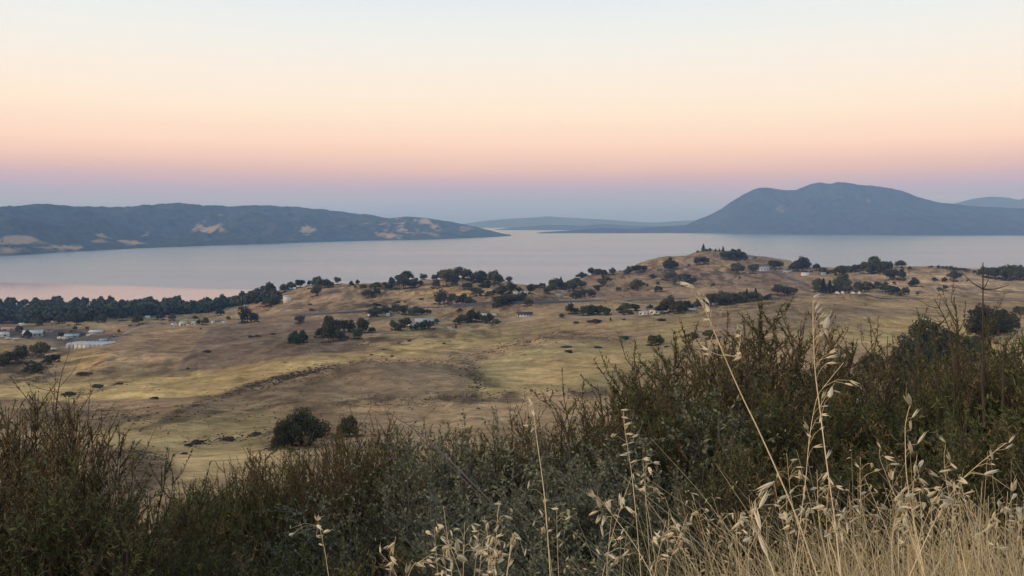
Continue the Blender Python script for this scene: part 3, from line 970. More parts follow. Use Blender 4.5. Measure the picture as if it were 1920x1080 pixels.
building('block_house', 537, 567, 15, 12, 'plain white boxy house standing alone on the grassy slope above the wood', 'house', 'white', 'roof_white', 'flat', .1, .9, 0)
building('house', 325, 611.5, 9, 5, 'leftmost small white house in the row below the shore wood', 'house', 'white', 'roof_white', win=2)
building('house', 341, 610.5, 11, 7, 'white gabled house, second in the row below the shore wood', 'house', 'white', 'roof_white', rz=.6)
building('shed', 352, 609.5, 6, 4, 'tiny white shed between two houses in the roadside row', 'shed', 'white', 'roof_brown', win=0)
building('house', 365, 609.5, 12, 6.5, 'pale blue grey house, right end of the roadside row beside a bush', 'house', 'white', 'roof_blue', win=3)
building('shed', 398, 606.5, 5, 4.5, 'small white shed beside the dirt track right of the house row', 'shed', 'white', 'roof_white', win=0)
building('shed', 419, 606.5, 6, 3.5, 'lone white hut just below the road in the brown field', 'shed', 'white', 'roof_white', win=0)
building('house', 276, 597, 8, 4.5, 'small white house at the lower edge of the shore wood', 'house', 'white', 'roof_white', win=2)
building('house', 72, 571.5, 12, 5, 'white house half hidden among shore trees at the far left', 'house', 'white', 'roof_white', win=0)
# the yard at the left
building('warehouse', 58, 632, 33, 12, 'pale roofed warehouse behind the left yard, with a tree in front', 'warehouse', 'grey', 'roof_white', win=4, deep=.6)
building('warehouse', 2, 632, 20, 9, 'white warehouse cut by the left edge of the picture', 'warehouse', 'white', 'roof_white', win=2)
building('shed', 20, 619.5, 34, 6, 'long low brown roofed shed behind the left yard', 'shed', 'tanwall', 'roof_pink', win=3, deep=.3)
building('shed', 132, 634, 24, 7, 'grey open shed in the middle of the yard', 'shed', 'grey', 'roof_blue', win=2, deep=.6)
building('shed', 148, 630, 18, 5, 'darker grey shed behind the white trailers', 'shed', 'grey', 'roof_dark', win=2, deep=.5)
building('storage_shed', 179, 626, 24, 6.5, 'dark walled shed with a white roof at the back of the yard', 'shed', 'grey', 'roof_white', win=0, rz=-.15, deep=.5)


def trailer(px, py, wpx, hpx, label, rz=0.0):
    x, y, z = hit(px, py)
    L, H = wpx / FPX * y, hpx / FPX * y
    o = empty('trailer', (x, y + 1, z), rz)
    tag(o, label, 'trailer', 'trailers parked in the yard')
    obj('body', MB().box(-L / 2, L / 2, -1.25, 1.25, .6, H).mesh('body', M['white']), o)
    obj('skirt', MB().box(-L / 2 + .3, L / 2 - .3, -1.1, 1.1, .35, .597).mesh('skirt', M['grey']), o)
    panes(o, L, H, -1.25, [(-.3, -.15, .5, .8), (.1, .25, .5, .8)])
    for s in (.2, .35):
        for sy in (-1, 1):
            m = MB().tube([(L * s, sy * .9, .4), (L * s, sy * 1.2, .4)], [.42, .42], 10)
            obj('wheel', m.mesh('wheel', M['tyre']), o)
    return o


trailer(113, 637, 12, 5, 'white trailer, left of a pair parked in the yard', -.25)
trailer(122, 637.5, 10, 4.5, 'white trailer, right of a pair parked in the yard', -.2)
trailer(165, 631.5, 9, 4, 'white trailer parked beside the grey shed', -.7)
trailer(98, 657, 11, 4, 'white trailer parked alone at the near edge of the yard', 0)
trailer(28, 638, 9, 3.5, 'white trailer in the row by the left warehouse', .1)
trailer(14, 637, 9, 3.5, 'leftmost white trailer in the row by the left warehouse', .1)
trailer(8, 629, 8, 5, 'tall white trailer behind the left row', .4)
# bay greenhouse
x, y, z = hit(158, 653)
o = empty('greenhouse', (x, y + 9, z + .3), -.05)
tag(o, 'long greenhouse with many parallel pale gabled bays at the near side of the yard', 'greenhouse')
gw = 74 / FPX * y
nb = 9
bw = gw / nb
for i in range(nb):
    x0 = -gw / 2 + i * bw
    dd, hh = 15.0, 4.2
    m = MB()
    sh_ = .85 * dd * (i / nb)
    V = [(x0, -dd / 2, 2.6), (x0 + bw / 2, -dd / 2, hh), (x0 + bw - .05, -dd / 2, 2.6), (x0 + 4, dd / 2, 2.6), (x0 + bw / 2 + 4, dd / 2, hh), (x0 + bw + 3.95, dd / 2, 2.6)]
    m.add(V, tris=[(0, 2, 1), (3, 4, 5)], quads=[(0, 1, 4, 3), (1, 2, 5, 4)])
    obj('roof_bay', m.mesh('roof_bay', M['roof_white']), o)
    obj('wall_bay', MB().box(x0 + .03, x0 + bw - .06, -dd / 2 + .05, -dd / 2 + .3, -2.5, 2.55).mesh('wall_bay', M['cream' if 2 <= i <= 4 else 'grey']), o)
obj('back_wall', MB().box(-gw / 2 + 4, gw / 2 + 3.9, 7.3, 7.5, -2, 2.55).mesh('back_wall', M['grey']), o)

building('house', 795, 608, 34, 10, 'large pale blue roofed house ringed by garden trees in the middle distance', 'house', 'white', 'roof_blue', win=4)
building('house', 772, 611, 12, 6, 'small white cottage left of the pale blue roofed house', 'house', 'white', 'roof_blue', rz=.5, win=2)
building('house', 695, 592, 10, 5, 'white house just below the road among grey green trees', 'house', 'white', 'roof_white', win=2, rz=.5)
building('shed', 727, 592.5, 6, 5, 'narrow white shed between garden trees below the road', 'shed', 'white', 'roof_white', win=0)
building('house', 820, 604, 8, 5, 'tan house at the right end of the garden trees', 'house', 'tanwall', 'roof_pink', win=1, rz=.7)
building('house', 910, 594.5, 20, 6, 'pale roofed house behind the dark hedge of trees', 'house', 'white', 'roof_white', win=3)
building('shed', 927, 592.5, 8, 4, 'small pale shed at the right end of the dark hedge', 'shed', 'white', 'roof_white', win=0)
building('house', 984, 594, 28, 9, 'low white house with a dark roof below the grassy knoll', 'house', 'white', 'roof_dark', win=5, deep=.4)
building('house', 967, 553, 9, 6, 'white house, left of two among the trees by the saddle', 'house', 'white', 'roof_white', win=2)
building('house', 982, 552, 13, 6, 'white house, right of two among the trees by the saddle', 'house', 'white', 'roof_white', win=2, rz=.5)
building('long_house', 1209, 590.5, 20, 6, 'left block of a long low white building beside dark trees', 'building', 'white', 'roof_white', 'flat', win=3, deep=.4)
building('long_house', 1231, 589, 25, 7, 'right block of a long low white building beside dark trees', 'building', 'cream', 'roof_white', 'flat', win=3, deep=.35)
building('house', 1276, 532, 11, 7, 'white house under dark trees behind the tall arching oat', 'house', 'white', 'roof_dark', win=2)
building('house', 1287, 508, 9, 4, 'small faded red roofed house on the left flank of the hill', 'house', 'pink', 'roof_pink', win=2)
building('house', 1432, 508.5, 22, 8, 'blue grey house on the hill shoulder beside the paved lane', 'house', 'white', 'roof_blue', win=4, deep=.5)
building('house', 1405, 487, 6, 4, 'tiny white house by the trees near the hilltop', 'house', 'white', 'roof_white', win=1)
building('house', 1477, 512.5, 13, 5, 'grey house right of the top of the paved lane', 'house', 'grey', 'roof_blue', win=2)
building('barn', 1511, 517, 14, 5.5, 'pink white flat roofed barn standing alone right of the paved lane', 'barn', 'white', 'roof_white', 'flat', win=0)
building('house', 1511, 501, 6, 5, 'white house behind the dark crest trees right of the lane', 'house', 'white', 'roof_white', win=1)
for k, (a, b, w_, lab) in enumerate([(1571, 551, 8, 'leftmost of four small white domed sheds below the dark grove'), (1581, 550.5, 6, 'second from left of four small white domed sheds'),
                                     (1600, 551, 8, 'third from left of four small white domed sheds'), (1612, 551, 6, 'rightmost of four small white domed sheds, beside a dark tree')]):
    building('domed_shed', a, b, w_, 4.5, lab, 'shed', 'white', 'roof_white', 'dome', group='domed sheds by the grove', win=0)
building('house', 1851, 591, 18, 6, 'white roofed house among trees at the right edge', 'house', 'white', 'roof_white', win=2)
building('shed', 1826, 595, 14, 3.5, 'low white shed left of the house at the right edge', 'shed', 'white', 'roof_white', win=0)

rng0 = np.random.default_rng(3)
for px_, py_, w_, h_, wl, rf, lab in [
        (88, 622, 14, 5, 'tanwall', 'roof_brown', 'brown house behind the pale roofed warehouse in the yard'),
        (210, 634, 10, 4, 'grey', 'roof_dark', 'small dark shed at the right end of the yard'),
        (118, 627, 12, 4.5, 'cream', 'roof_brown', 'cream cottage between the warehouse and the grey sheds'),
        (192, 640, 12, 4, 'grey', 'roof_blue', 'low grey lean-to behind the greenhouse end'),
        (40, 610, 10, 4, 'white', 'roof_white', 'white cottage at the foot of the shore wood, far left'),
        (100, 606, 9, 4, 'tanwall', 'roof_pink', 'tan cottage at the foot of the shore wood'),
        (380, 606, 7, 4, 'tanwall', 'roof_brown', 'brown cottage between the bush and the white shed'),
        (412, 590, 6, 3.5, 'white', 'roof_white', 'tiny white hut above the road near the wood'),
        (461, 576, 8, 4, 'grey', 'roof_white', 'grey hut above the road left of the boxy house'),
        (615, 607, 10, 5, 'white', 'roof_white', 'white house inside the tall grey grove'),
        (638, 622, 14, 4.5, 'grey', 'roof_blue', 'grey barn at the right foot of the tall grey grove'),
        (745, 585, 9, 4, 'tanwall', 'roof_brown', 'tan cottage in the garden below the road'),
        (1048, 556, 9, 4.5, 'grey', 'roof_blue', 'grey house beside the saddle track'),
        (1072, 571, 10, 3, 'white', 'roof_white', 'low white shed just below the road, right of the knoll'),
        (1160, 510, 8, 4, 'grey', 'roof_white', 'grey house on the skyline between dark trees'),
        (1385, 503, 8, 4, 'cream', 'roof_brown', 'cream cottage between two oaks on the hill flank'),
        (1458, 507, 10, 4, 'tanwall', 'roof_dark', 'dark roofed house at the top of the paved lane'),
        (1545, 515, 8, 4, 'white', 'roof_blue', 'small blue roofed house below the skyline trees'),
        (1680, 499, 8, 4, 'white', 'roof_white', 'white house on the right skyline among crest trees'),
        (1300, 583, 12, 4, 'grey', 'roof_white', 'pale shed glimpsed in the valley grove'),
        (1340, 541, 7, 3.5, 'tanwall', 'roof_pink', 'tan hut on the slope above the valley grove')]:
    building('shed' if w_ < 8 else 'house', px_, py_, w_, h_, lab, 'shed' if w_ < 8 else 'house', wl, rf, rz=rng0.uniform(-.5, .5), win=2 if w_ > 8 else 1)

# ------------------------------------------------------------------ trees
rng = np.random.default_rng(7)


def leaf_cards(C, Nn, size, rg, aspect=0.75):
    """quads at C facing roughly Nn"""
    n = len(C)
    Nn = Nn + rg.normal(0, .55, (n, 3))
    Nn /= np.linalg.norm(Nn, axis=1)[:, None]
    a = np.cross(Nn, rg.normal(0, 1, (n, 3)))
    a /= np.linalg.norm(a, axis=1)[:, None] + 1e-9
    b = np.cross(Nn, a)
    s = size * rg.uniform(.6, 1.3, (n, 1))
    V = np.stack([C - a * s, C - b * s * aspect, C + a * s, C + b * s * aspect], 1).reshape(-1, 3)
    F = np.arange(n * 4).reshape(n, 4)
    return V, F


def crown_mesh(name, seed, mat, nlobe=11, ncard=1500, card=.05, hgt=.75, z0=.2, spread=.36):
    """unit wide crown of leaf clumps gathered in uneven lobes"""
    rg = np.random.default_rng(seed)
    VV, FF, off = [], [], 0
    L = []
    for i in range(nlobe):
        a = rg.uniform(0, 2 * math.pi)
        r = spread * math.sqrt(rg.uniform(0, 1))
        zc_ = z0 + hgt * (.3 + .5 * rg.uniform(0, 1) * (1 - (r / spread) ** 2 * .6))
        L.append((r * math.cos(a), r * math.sin(a), zc_, rg.uniform(.08, .21)))
    L.append((0, 0, z0 + hgt * .5, .25))
    w = np.array([l[3] ** 2 for l in L])
    cnt = (w / w.sum() * ncard).astype(int)
    for (cx, cy, cz, r), n in zip(L, cnt):
        d = rg.normal(0, 1, (n, 3))
        d /= np.linalg.norm(d, axis=1)[:, None]
        rr = r * rg.uniform(.55, 1.12, (n, 1))
        C = np.array([cx, cy, cz]) + d * rr * np.array([1, 1, .8 * hgt / .75])
        V, F = leaf_cards(C, d, card, rg)
        VV.append(V)
        FF.append(F + off)
        off += len(V)
    return mesh_np(name, np.concatenate(VV), np.concatenate(FF), M[mat])


def trunk_mesh(name, seed, z1=.55, r=.028):
    rg = np.random.default_rng(seed)
    m = MB()
    m.tube([(0, 0, -.08), (.01, 0, .1), (.0, .015, .25), (-.01, 0, z1)], [r * 1.3, r, r * .8, r * .35], 6)
    for i in range(5):
        a = rg.uniform(0, 6.28)
        e = np.array([math.cos(a) * .3, math.sin(a) * .3, z1 * rg.uniform(.8, 1.15)])
        s = np.array([0, 0, .16 + .05 * i])
        m.tube([s, s * .5 + e * .5 + np.array([0, 0, -.02]), e], [r * .5, r * .38, r * .15], 5)
    return m.mesh(name, M['bark'])


def conifer_mesh(name, seed, mat='fir'):
    rg = np.random.default_rng(seed)
    n = 900
    h = rg.uniform(0, 1, n) ** .8
    a = rg.uniform(0, 6.28, n)
    R = .5 * (1 - h) ** .9 * (0.75 + .25 * np.sin(h * 50)) * rg.uniform(.5, 1.05, n)
    C = np.stack([R * np.cos(a), R * np.sin(a), .15 + h * 1.75], -1)
    d = np.stack([np.cos(a), np.sin(a), 0 * a + .3], -1)
    V, F = leaf_cards(C, d, .06, rg)
    return mesh_np(name, V, F, M[mat])


kinds = {
    'oak': [(crown_mesh('crown', 100 + i, 'oak', 15 + i, 1900, .038, .72 + .07 * (i % 3), .03), trunk_mesh('trunk', i)) for i in range(6)],
    'low': [(crown_mesh('crown', 200 + i, 'oak', 12, 1500, .045, .55, .02), trunk_mesh('trunk', 20 + i, .35)) for i in range(3)],
    'garden': [(crown_mesh('crown', 300 + i, 'garden', 10, 1400, .045, .8, .0), trunk_mesh('trunk', 30 + i)) for i in range(3)],
    'grey': [(crown_mesh('crown', 400 + i, 'grey_tree', 11, 1100, .04, .95, .0, .34), trunk_mesh('trunk', 40 + i, .7)) for i in range(3)],
    'tall': [(crown_mesh('crown', 500 + i, 'oak', 12, 1400, .05, 1.25, .02, .3), trunk_mesh('trunk', 50 + i, .9)) for i in range(3)],
    'fir': [(conifer_mesh('crown', 600 + i), trunk_mesh('trunk', 60 + i, .8, .03)) for i in range(2)],
}
big_oaks = [(crown_mesh('crown', 700 + i, 'oak', 17 + 3 * i, 9000, .019, .66, -.05, .42), trunk_mesh('trunk', 70 + i)) for i in range(3)]
kinds['big'] = big_oaks
NAMES = {'oak': 'oak_tree', 'low': 'low_oak', 'garden': 'garden_tree', 'grey': 'grey_tree', 'tall': 'tall_tree', 'fir': 'conifer_tree', 'big': 'oak_tree'}
TREES = []
ORD = ['leftmost', 'second', 'third', 'fourth', 'fifth', 'sixth', 'seventh', 'eighth', 'ninth', 'tenth', 'eleventh', 'twelfth', 'thirteenth', 'fourteenth', 'fifteenth', 'sixteenth',
       'seventeenth', 'eighteenth', 'nineteenth', 'twentieth', 'twenty-first', 'twenty-second', 'twenty-third', 'twenty-fourth']


def ordinal(i, n):
    if n == 1:
        return 'single'
    if i == 0:
        return 'leftmost'
    if i == n - 1:
        return 'rightmost'
    return ORD[i] + ' from left'


def plant_tree(kind, x, y, z, w, label, group):
    cm, tm = kinds[kind][int(rng.integers(len(kinds[kind])))]
    s = w * 1.3
    o = empty(NAMES[kind], (x, y, z), rng.uniform(0, 6.28), (s * rng.uniform(.8, 1.15), s * rng.uniform(.9, 1.3), s * rng.uniform(.8, 1.3) * (.62 if kind == 'fir' else 1.35 if kind == 'big' else 1)))
    tag(o, label, 'tree', group)
    TREES.append((x, y, z, w, kind))
    c = obj('crown', cm, o)
    c['kind'] = 'stuff'
    obj('trunk', tm, o)
    return o


def grove(ox, oy, k, phrase, lst, kind='oak', group=None):
    """lst: (x, y, width) in an enlarged crop with origin (ox, oy) and scale k"""
    lst = sorted(lst, key=lambda t: t[0])
    n = len(lst)
    for i, t in enumerate(lst):
        kd = t[3] if len(t) > 3 else kind
        px, py, w = ox + t[0] / k, oy + t[1] / k, t[2] / k
        x, y, z = hit(px, py)
        wm = w / FPX * y
        word = {'fir': 'conifer', 'grey': 'grey green tree', 'garden': 'green tree', 'tall': 'tall dark tree'}.get(kd, 'dark oak')
        lab = f'{ordinal(i, n)} {word} {phrase}' if n > 1 else f'{word} {phrase}'
        plant_tree(kd, x, y, z - .03 * wm, wm, lab, group or ('trees ' + phrase))


L_, C_, R_ = (0, 340, 3), (640, 340, 3), (1280, 340, 3)
grove(*L_, 'standing before the shore wood', [(780, 808, 72), (570, 795, 60), (430, 808, 66), (335, 800, 50), (905, 780, 50), (970, 782, 40), (690, 785, 50)])
grove(*L_, 'on the crest above the white boxy house', [(1600, 625, 58), (1640, 605, 56), (1690, 580, 46), (1740, 560, 32), (1770, 552, 42), (1790, 600, 64), (1830, 600, 64), (1858, 596, 44), (1785, 640, 56), (1900, 580, 36)])
grove(*L_, 'left of the white boxy house', [(1550, 692, 66), (1520, 704, 56), (1565, 668, 50), (1490, 700, 40, 'grey')])
grove(*L_, 'beside the road in the brown field', [(1390, 797, 80, 'grey'), (1432, 792, 46, 'grey'), (1285, 778, 22), (1240, 757, 42), (1100, 774, 32), (1355, 727, 27), (1690, 797, 52, 'grey')])
grove(*L_, 'by the roadside row of white houses', [(1155, 808, 38), (1120, 806, 26), (1130, 835, 10)])
grove(*L_, 'in the round green pair in the brown field', [(1648, 910, 62, 'garden'), (1702, 912, 72, 'garden'), (1678, 918, 40, 'garden')])
grove(*L_, 'in the tall grey grove in the brown field', [(1815, 880, 66), (1848, 905, 84, 'tall'), (1890, 900, 66, 'tall'), (1925, 895, 56, 'grey'), (1860, 830, 70, 'grey'), (1905, 825, 50), (1940, 850, 60), (1980, 845, 60)])
grove(*L_, 'on the slope below the left yard', [(125, 1018, 86), (50, 1030, 84), (8, 1032, 66), (232, 988, 84), (200, 978, 60), (265, 1030, 42), (307, 1016, 52), (195, 1082, 88, 'low'), (150, 1076, 56, 'low'), (222, 1050, 42, 'low'), (95, 1000, 50)])
grove(*L_, 'dotted round the left yard', [(225, 872, 42), (155, 880, 44, 'garden'), (110, 845, 42), (212, 812, 50), (350, 868, 30, 'garden'), (668, 850, 18), (425, 838, 24), (490, 835, 20), (400, 850, 16)])
grove(*C_, 'at the left end of the lakeside crest', [(55, 587, 32), (90, 582, 27), (125, 612, 32), (155, 652, 54), (187, 602, 54, 'low'), (200, 640, 44), (80, 600, 16)])
grove(*C_, 'in the left clump on the lakeside crest', [(245, 588, 34, 'low'), (285, 588, 48), (330, 572, 62), (350, 608, 74), (392, 602, 58), (372, 556, 72), (450, 583, 32), (460, 541, 42, 'grey'), (265, 610, 40, 'low'), (415, 600, 40)])
grove(*C_, 'in the large clump on the lakeside crest', [(525, 541, 38), (533, 602, 50), (590, 585, 82), (640, 588, 62), (660, 545, 62), (710, 552, 62), (770, 566, 84), (800, 568, 52), (862, 582, 74), (892, 575, 40), (710, 606, 50), (945, 557, 36, 'grey'), (560, 560, 50), (625, 560, 60)])
grove(*C_, 'on the knoll slope above the road', [(775, 645, 52), (830, 645, 44, 'low'), (900, 642, 62), (950, 632, 62), (1005, 627, 37), (1065, 632, 52), (800, 600, 56, 'low'), (860, 640, 50, 'low'), (740, 630, 46)])
grove(*C_, 'in the grey row above the road', [(575, 692, 72, 'grey'), (620, 692, 52, 'grey'), (690, 697, 74), (725, 692, 50), (548, 690, 42, 'grey'), (660, 695, 50)])
grove(*C_, 'climbing the knoll beside the road', [(880, 702, 56), (905, 694, 52), (930, 688, 60), (980, 678, 62), (1020, 668, 46), (1050, 702, 46), (860, 712, 30), (955, 680, 50)])
grove(*C_, 'in the dark row down to the saddle', [(1130, 597, 42, 'low'), (1100, 598, 32, 'low'), (1155, 632, 44), (1210, 606, 62), (1235, 603, 42, 'fir'), (1285, 592, 58), (1320, 584, 52), (1350, 603, 52), (1190, 610, 50), (1250, 610, 60), (1300, 615, 56)])
grove(*C_, 'along the skyline left of the hill', [(1350, 527, 50), (1410, 527, 42), (1440, 527, 48, 'low'), (1465, 528, 44, 'low'), (1435, 520, 26), (1525, 527, 42), (1620, 522, 52), (1660, 514, 52), (1700, 508, 42), (1640, 505, 34), (1600, 522, 30)])
grove(*C_, 'in the dark knot left of the hill flank', [(1842, 502, 74), (1866, 492, 44), (1830, 480, 44), (1838, 558, 58), (1862, 535, 42), (1902, 582, 66), (1925, 590, 40)])
grove(*C_, 'scattered over the pink hillside', [(1655, 608, 66), (1700, 592, 26), (1720, 592, 16), (1785, 622, 48), (1780, 582, 20), (1750, 548, 37), (1470, 588, 52, 'low'), (1440, 612, 42, 'low'), (1500, 562, 42, 'low'), (1560, 617, 36, 'low'), (1320, 658, 54), (1352, 652, 52, 'grey'), (1410, 652, 46, 'grey'), (1390, 640, 40, 'grey'), (1475, 552, 24), (1690, 522, 26, 'low')])
grove(*C_, 'in the garden below the road', [(180, 762, 60, 'grey'), (205, 748, 60, 'garden'), (250, 750, 50, 'grey'), (300, 745, 54, 'grey'), (352, 750, 54, 'grey'), (400, 754, 52), (450, 752, 52, 'garden'), (482, 748, 34), (300, 720, 20), (420, 738, 40)])
grove(*C_, 'around the pale blue roofed house', [(300, 834, 44, 'garden'), (332, 838, 52), (362, 822, 60), (372, 795, 40), (285, 815, 30, 'grey'), (465, 832, 46, 'garden'), (500, 828, 46), (535, 800, 30), (395, 838, 30), (430, 836, 36, 'garden'), (515, 795, 22)])
grove(*C_, 'in the dark hedge before the pale roofed house', [(655, 803, 48), (690, 798, 60), (735, 788, 66), (775, 792, 52), (805, 800, 46), (835, 800, 56), (870, 800, 40), (715, 795, 50), (770, 755, 30)])
grove(*C_, 'standing alone beside the track', [(645, 828, 18, 'fir')])
grove(*C_, 'standing alone below the road bend', [(665, 733, 30)])
grove(*C_, 'at the left edge of the central gardens', [(90, 888, 62, 'tall'), (118, 852, 56, 'tall'), (170, 852, 42), (55, 800, 30)])
grove(*C_, 'in the hedge of the middle farm', [(1240, 768, 32, 'grey'), (1290, 748, 56, 'grey'), (1318, 744, 40), (1365, 758, 54), (1412, 754, 64, 'garden'), (1452, 752, 60, 'garden'), (1492, 752, 52, 'garden'), (1385, 722, 30), (1365, 722, 24), (1390, 756, 40, 'garden')])
grove(*C_, 'left of the long white building', [(1590, 752, 56, 'low'), (1600, 728, 56), (1652, 728, 62, 'garden'), (1630, 752, 26), (1735, 722, 28, 'grey'), (1565, 730, 36)])
grove(*C_, 'standing like a dark post in the field', [(1515, 784, 16, 'fir')])
grove(*R_, 'in the dark grove behind the rolling hill', [(-112, 742, 74), (-70, 738, 84), (-20, 742, 84), (25, 727, 62), (82, 718, 62), (160, 704, 66), (212, 697, 74), (270, 692, 74), (330, 684, 74), (390, 674, 62), (430, 668, 52), (475, 664, 42), (130, 700, 60), (240, 680, 60), (300, 672, 60), (360, 660, 40, 'fir'), (410, 652, 34, 'fir')])
grove(*R_, 'at the right end of the valley grove', [(532, 638, 62), (576, 642, 54), (620, 637, 50), (600, 625, 40), (560, 625, 40)])
grove(*R_, 'on the very top of the hill', [(85, 402, 14), (116, 396, 28, 'fir'), (152, 397, 18), (185, 397, 16, 'fir'), (206, 397, 16, 'fir'), (227, 398, 18, 'fir'), (135, 398, 16)])
grove(*R_, 'in the dark clump right of the hilltop', [(228, 438, 50), (260, 442, 62), (300, 442, 62), (332, 438, 42), (280, 428, 50), (250, 425, 40), (315, 425, 40), (360, 438, 24), (408, 437, 12)])
grove(*R_, 'on the open flank of the hill', [(80, 472, 42), (118, 467, 47), (310, 518, 60), (395, 518, 56), (35, 478, 12), (320, 550, 15), (172, 592, 20), (515, 492, 52, 'grey'), (548, 492, 42), (500, 478, 30), (290, 500, 40)])
grove(*R_, 'left of the tall arching oat, on the hill foot', [(15, 562, 52), (58, 578, 42), (38, 588, 34)])
grove(*R_, 'on the skyline right of the lane', [(620, 503, 52), (672, 508, 72), (692, 493, 44), (755, 502, 36), (790, 522, 44, 'low'), (822, 520, 32), (645, 508, 50), (650, 490, 40)])
grove(*R_, 'in the long dark crest row', [(880, 528, 62), (932, 512, 56, 'low'), (965, 508, 54, 'low'), (1002, 504, 52), (1046, 520, 74), (1092, 510, 84), (1122, 502, 62), (1158, 492, 52), (1070, 490, 60), (1110, 520, 60), (910, 515, 40, 'low')])
grove(*R_, 'dotted over the right hilltop', [(1166, 553, 66), (1226, 553, 58), (1230, 487, 52), (1275, 497, 20), (1306, 593, 54), (1386, 487, 10), (1401, 487, 14), (1415, 558, 27), (1470, 562, 27), (1526, 558, 64), (1601, 562, 12), (1446, 613, 27), (1476, 613, 29), (1190, 582, 20)])
grove(*R_, 'in the thin row along the right skyline', [(1440, 490, 20), (1462, 492, 22), (1485, 495, 20), (1508, 499, 24), (1532, 503, 24), (1556, 506, 24), (1580, 509, 22), (1604, 512, 22), (1640, 518, 20)])
grove(*R_, 'in the dark stand at the right edge', [(1690, 540, 56), (1722, 545, 66), (1760, 548, 70), (1800, 552, 70), (1850, 558, 78), (1900, 556, 74), (1892, 512, 52), (1940, 545, 60), (1828, 545, 60)])
grove(*R_, 'in the grove above the domed sheds', [(765, 602, 56), (790, 628, 62, 'fir'), (826, 628, 52, 'fir'), (750, 625, 40), (862, 622, 44), (900, 602, 82), (882, 628, 62), (932, 628, 52), (985, 622, 54), (1022, 622, 54), (1042, 606, 66), (905, 570, 60, 'garden')])
grove(*R_, 'in the low thicket right of the domed sheds', [(1096, 602, 48), (1142, 622, 62, 'low'), (1186, 637, 72, 'low'), (1218, 642, 46, 'low'), (1252, 638, 42), (1140, 590, 28), (1320, 640, 18)])
grove(*R_, 'round the house at the right edge', [(1662, 752, 62, 'garden'), (1622, 752, 36), (1892, 742, 62)])
grove(*R_, 'standing alone between knoll and brush', [(-152, 920, 84)])
grove(*R_, 'just above the nearest brush', [(150, 884, 84), (62, 882, 52), (25, 876, 32)], 'low')
grove(*L_, 'standing alone on the near slope', [(1690, 1480, 200, 'big'), (1590, 1500, 130, 'big')], 'big')
grove(*L_, 'half hidden behind the middle brush', [(1965, 1435, 105, 'big')], 'big')
grove(*R_, 'in the big near clump behind the right brush', [(1385, 1010, 210, 'big'), (1300, 1080, 200, 'big'), (1480, 1000, 180, 'big'), (1700, 900, 170, 'big'), (1790, 850, 150, 'big'), (1850, 820, 100, 'big'), (1600, 1000, 160, 'big')], 'big')
grove(*R_, 'behind the brush right of the second oat', [(1090, 1080, 150, 'big'), (1180, 1100, 110, 'big')], 'big')

# the wood along the left shore reads as one mass
V_, F_, off = [], [], 0
src = []
for i in range(4):
    me = crown_mesh('tmp', 800 + i, 'wood', 8, 210, .115, .85, .0)
    v = np.empty(len(me.vertices) * 3, np.float32)
    me.vertices.foreach_get('co', v)
    src.append(v.reshape(-1, 3))
    bpy.data.meshes.remove(me)
edge = np.array([(-260, 612), (0, 606), (40, 608), (80, 605), (130, 604), (190, 601), (240, 596), (330, 590), (390, 587), (430, 576), (475, 571), (520, 563)], float)
topd = np.array([(-260, 1890), (300, 1885), (420, 1800), (470, 1640), (520, 1480)], float)
rw = np.random.default_rng(5)
NW = 1500
wpx_ = rw.uniform(-240, 515, NW)
xb_, yb_, zb_ = hit_many(wpx_, np.interp(wpx_, edge[:, 0], edge[:, 1]))
wy_ = yb_ + (np.interp(wpx_, topd[:, 0], topd[:, 1]) - yb_) * rw.uniform(0, 1, NW) ** 1.5
wx_ = xb_ * wy_ / yb_
wz_ = height(wx_, wy_)
for x, y, z in zip(wx_, wy_, wz_):
    s = 11 + 19 * rw.uniform(0, 1) ** 1.6
    a = rw.uniform(0, 6.28)
    b = src[int(rw.integers(4))]
    R = np.array([[math.cos(a), -math.sin(a), 0], [math.sin(a), math.cos(a), 0], [0, 0, rw.uniform(.7, 1.25)]])
    V_.append(b @ R.T * s + np.array([x, y, z - .6]))
    n = len(b)
    F_.append(np.arange(n).reshape(-1, 4) + off)
    off += n
wood = obj('shore_wood', mesh_np('shore_wood', np.concatenate(V_), np.concatenate(F_), M['wood']), kind='stuff')
tag(wood, 'dark band of trees along the left lake shore', 'wood')

# low scrub and rocks dotted over the fields: far too many to count
def blob(rg, n=14, size=1.0):
    d = rg.normal(0, 1, (n, 3))
    d /= np.linalg.norm(d, axis=1)[:, None]
    d[:, 2] = np.abs(d[:, 2])
    C = d * np.array([.5, .5, .3]) * rg.uniform(.5, 1, (n, 1))
    return leaf_cards(C, d, .26, rg)[0]


rs = np.random.default_rng(11)
blobs = [blob(rs) for _ in range(12)]
V_, off = [], 0
PX_, PY_, SS_ = [], [], []
for pts, sc_, n, (s0, s1) in SCRUB:
    pts = np.array(pts, float)
    d = np.concatenate([[0], np.cumsum(np.hypot(*np.diff(pts, axis=0).T))])
    n = int(n * 2.2)
    t = rs.uniform(0, d[-1], n)
    PX_.append(np.interp(t, d, pts[:, 0]) + rs.normal(0, 10, n))
    PY_.append(np.interp(t, d, pts[:, 1]) + rs.normal(0, sc_ * 1.3, n))
    SS_.append((s0 + (s1 - s0) * rs.uniform(0, 1, n) ** 3) * .7)
hx_, hy_, hz_ = hit_many(np.concatenate(PX_), np.concatenate(PY_))
for x, y, z, s in zip(hx_, hy_, hz_, np.concatenate(SS_)):
    b = blobs[int(rs.integers(12))]
    a = rs.uniform(0, 6.28)
    R = np.array([[math.cos(a) * 1.6, -math.sin(a), 0], [math.sin(a) * 1.6, math.cos(a), 0], [0, 0, rs.uniform(.6, 1.2)]])
    V_.append(b @ R.T * s + np.array([x, y, z]))
VA = np.concatenate(V_)
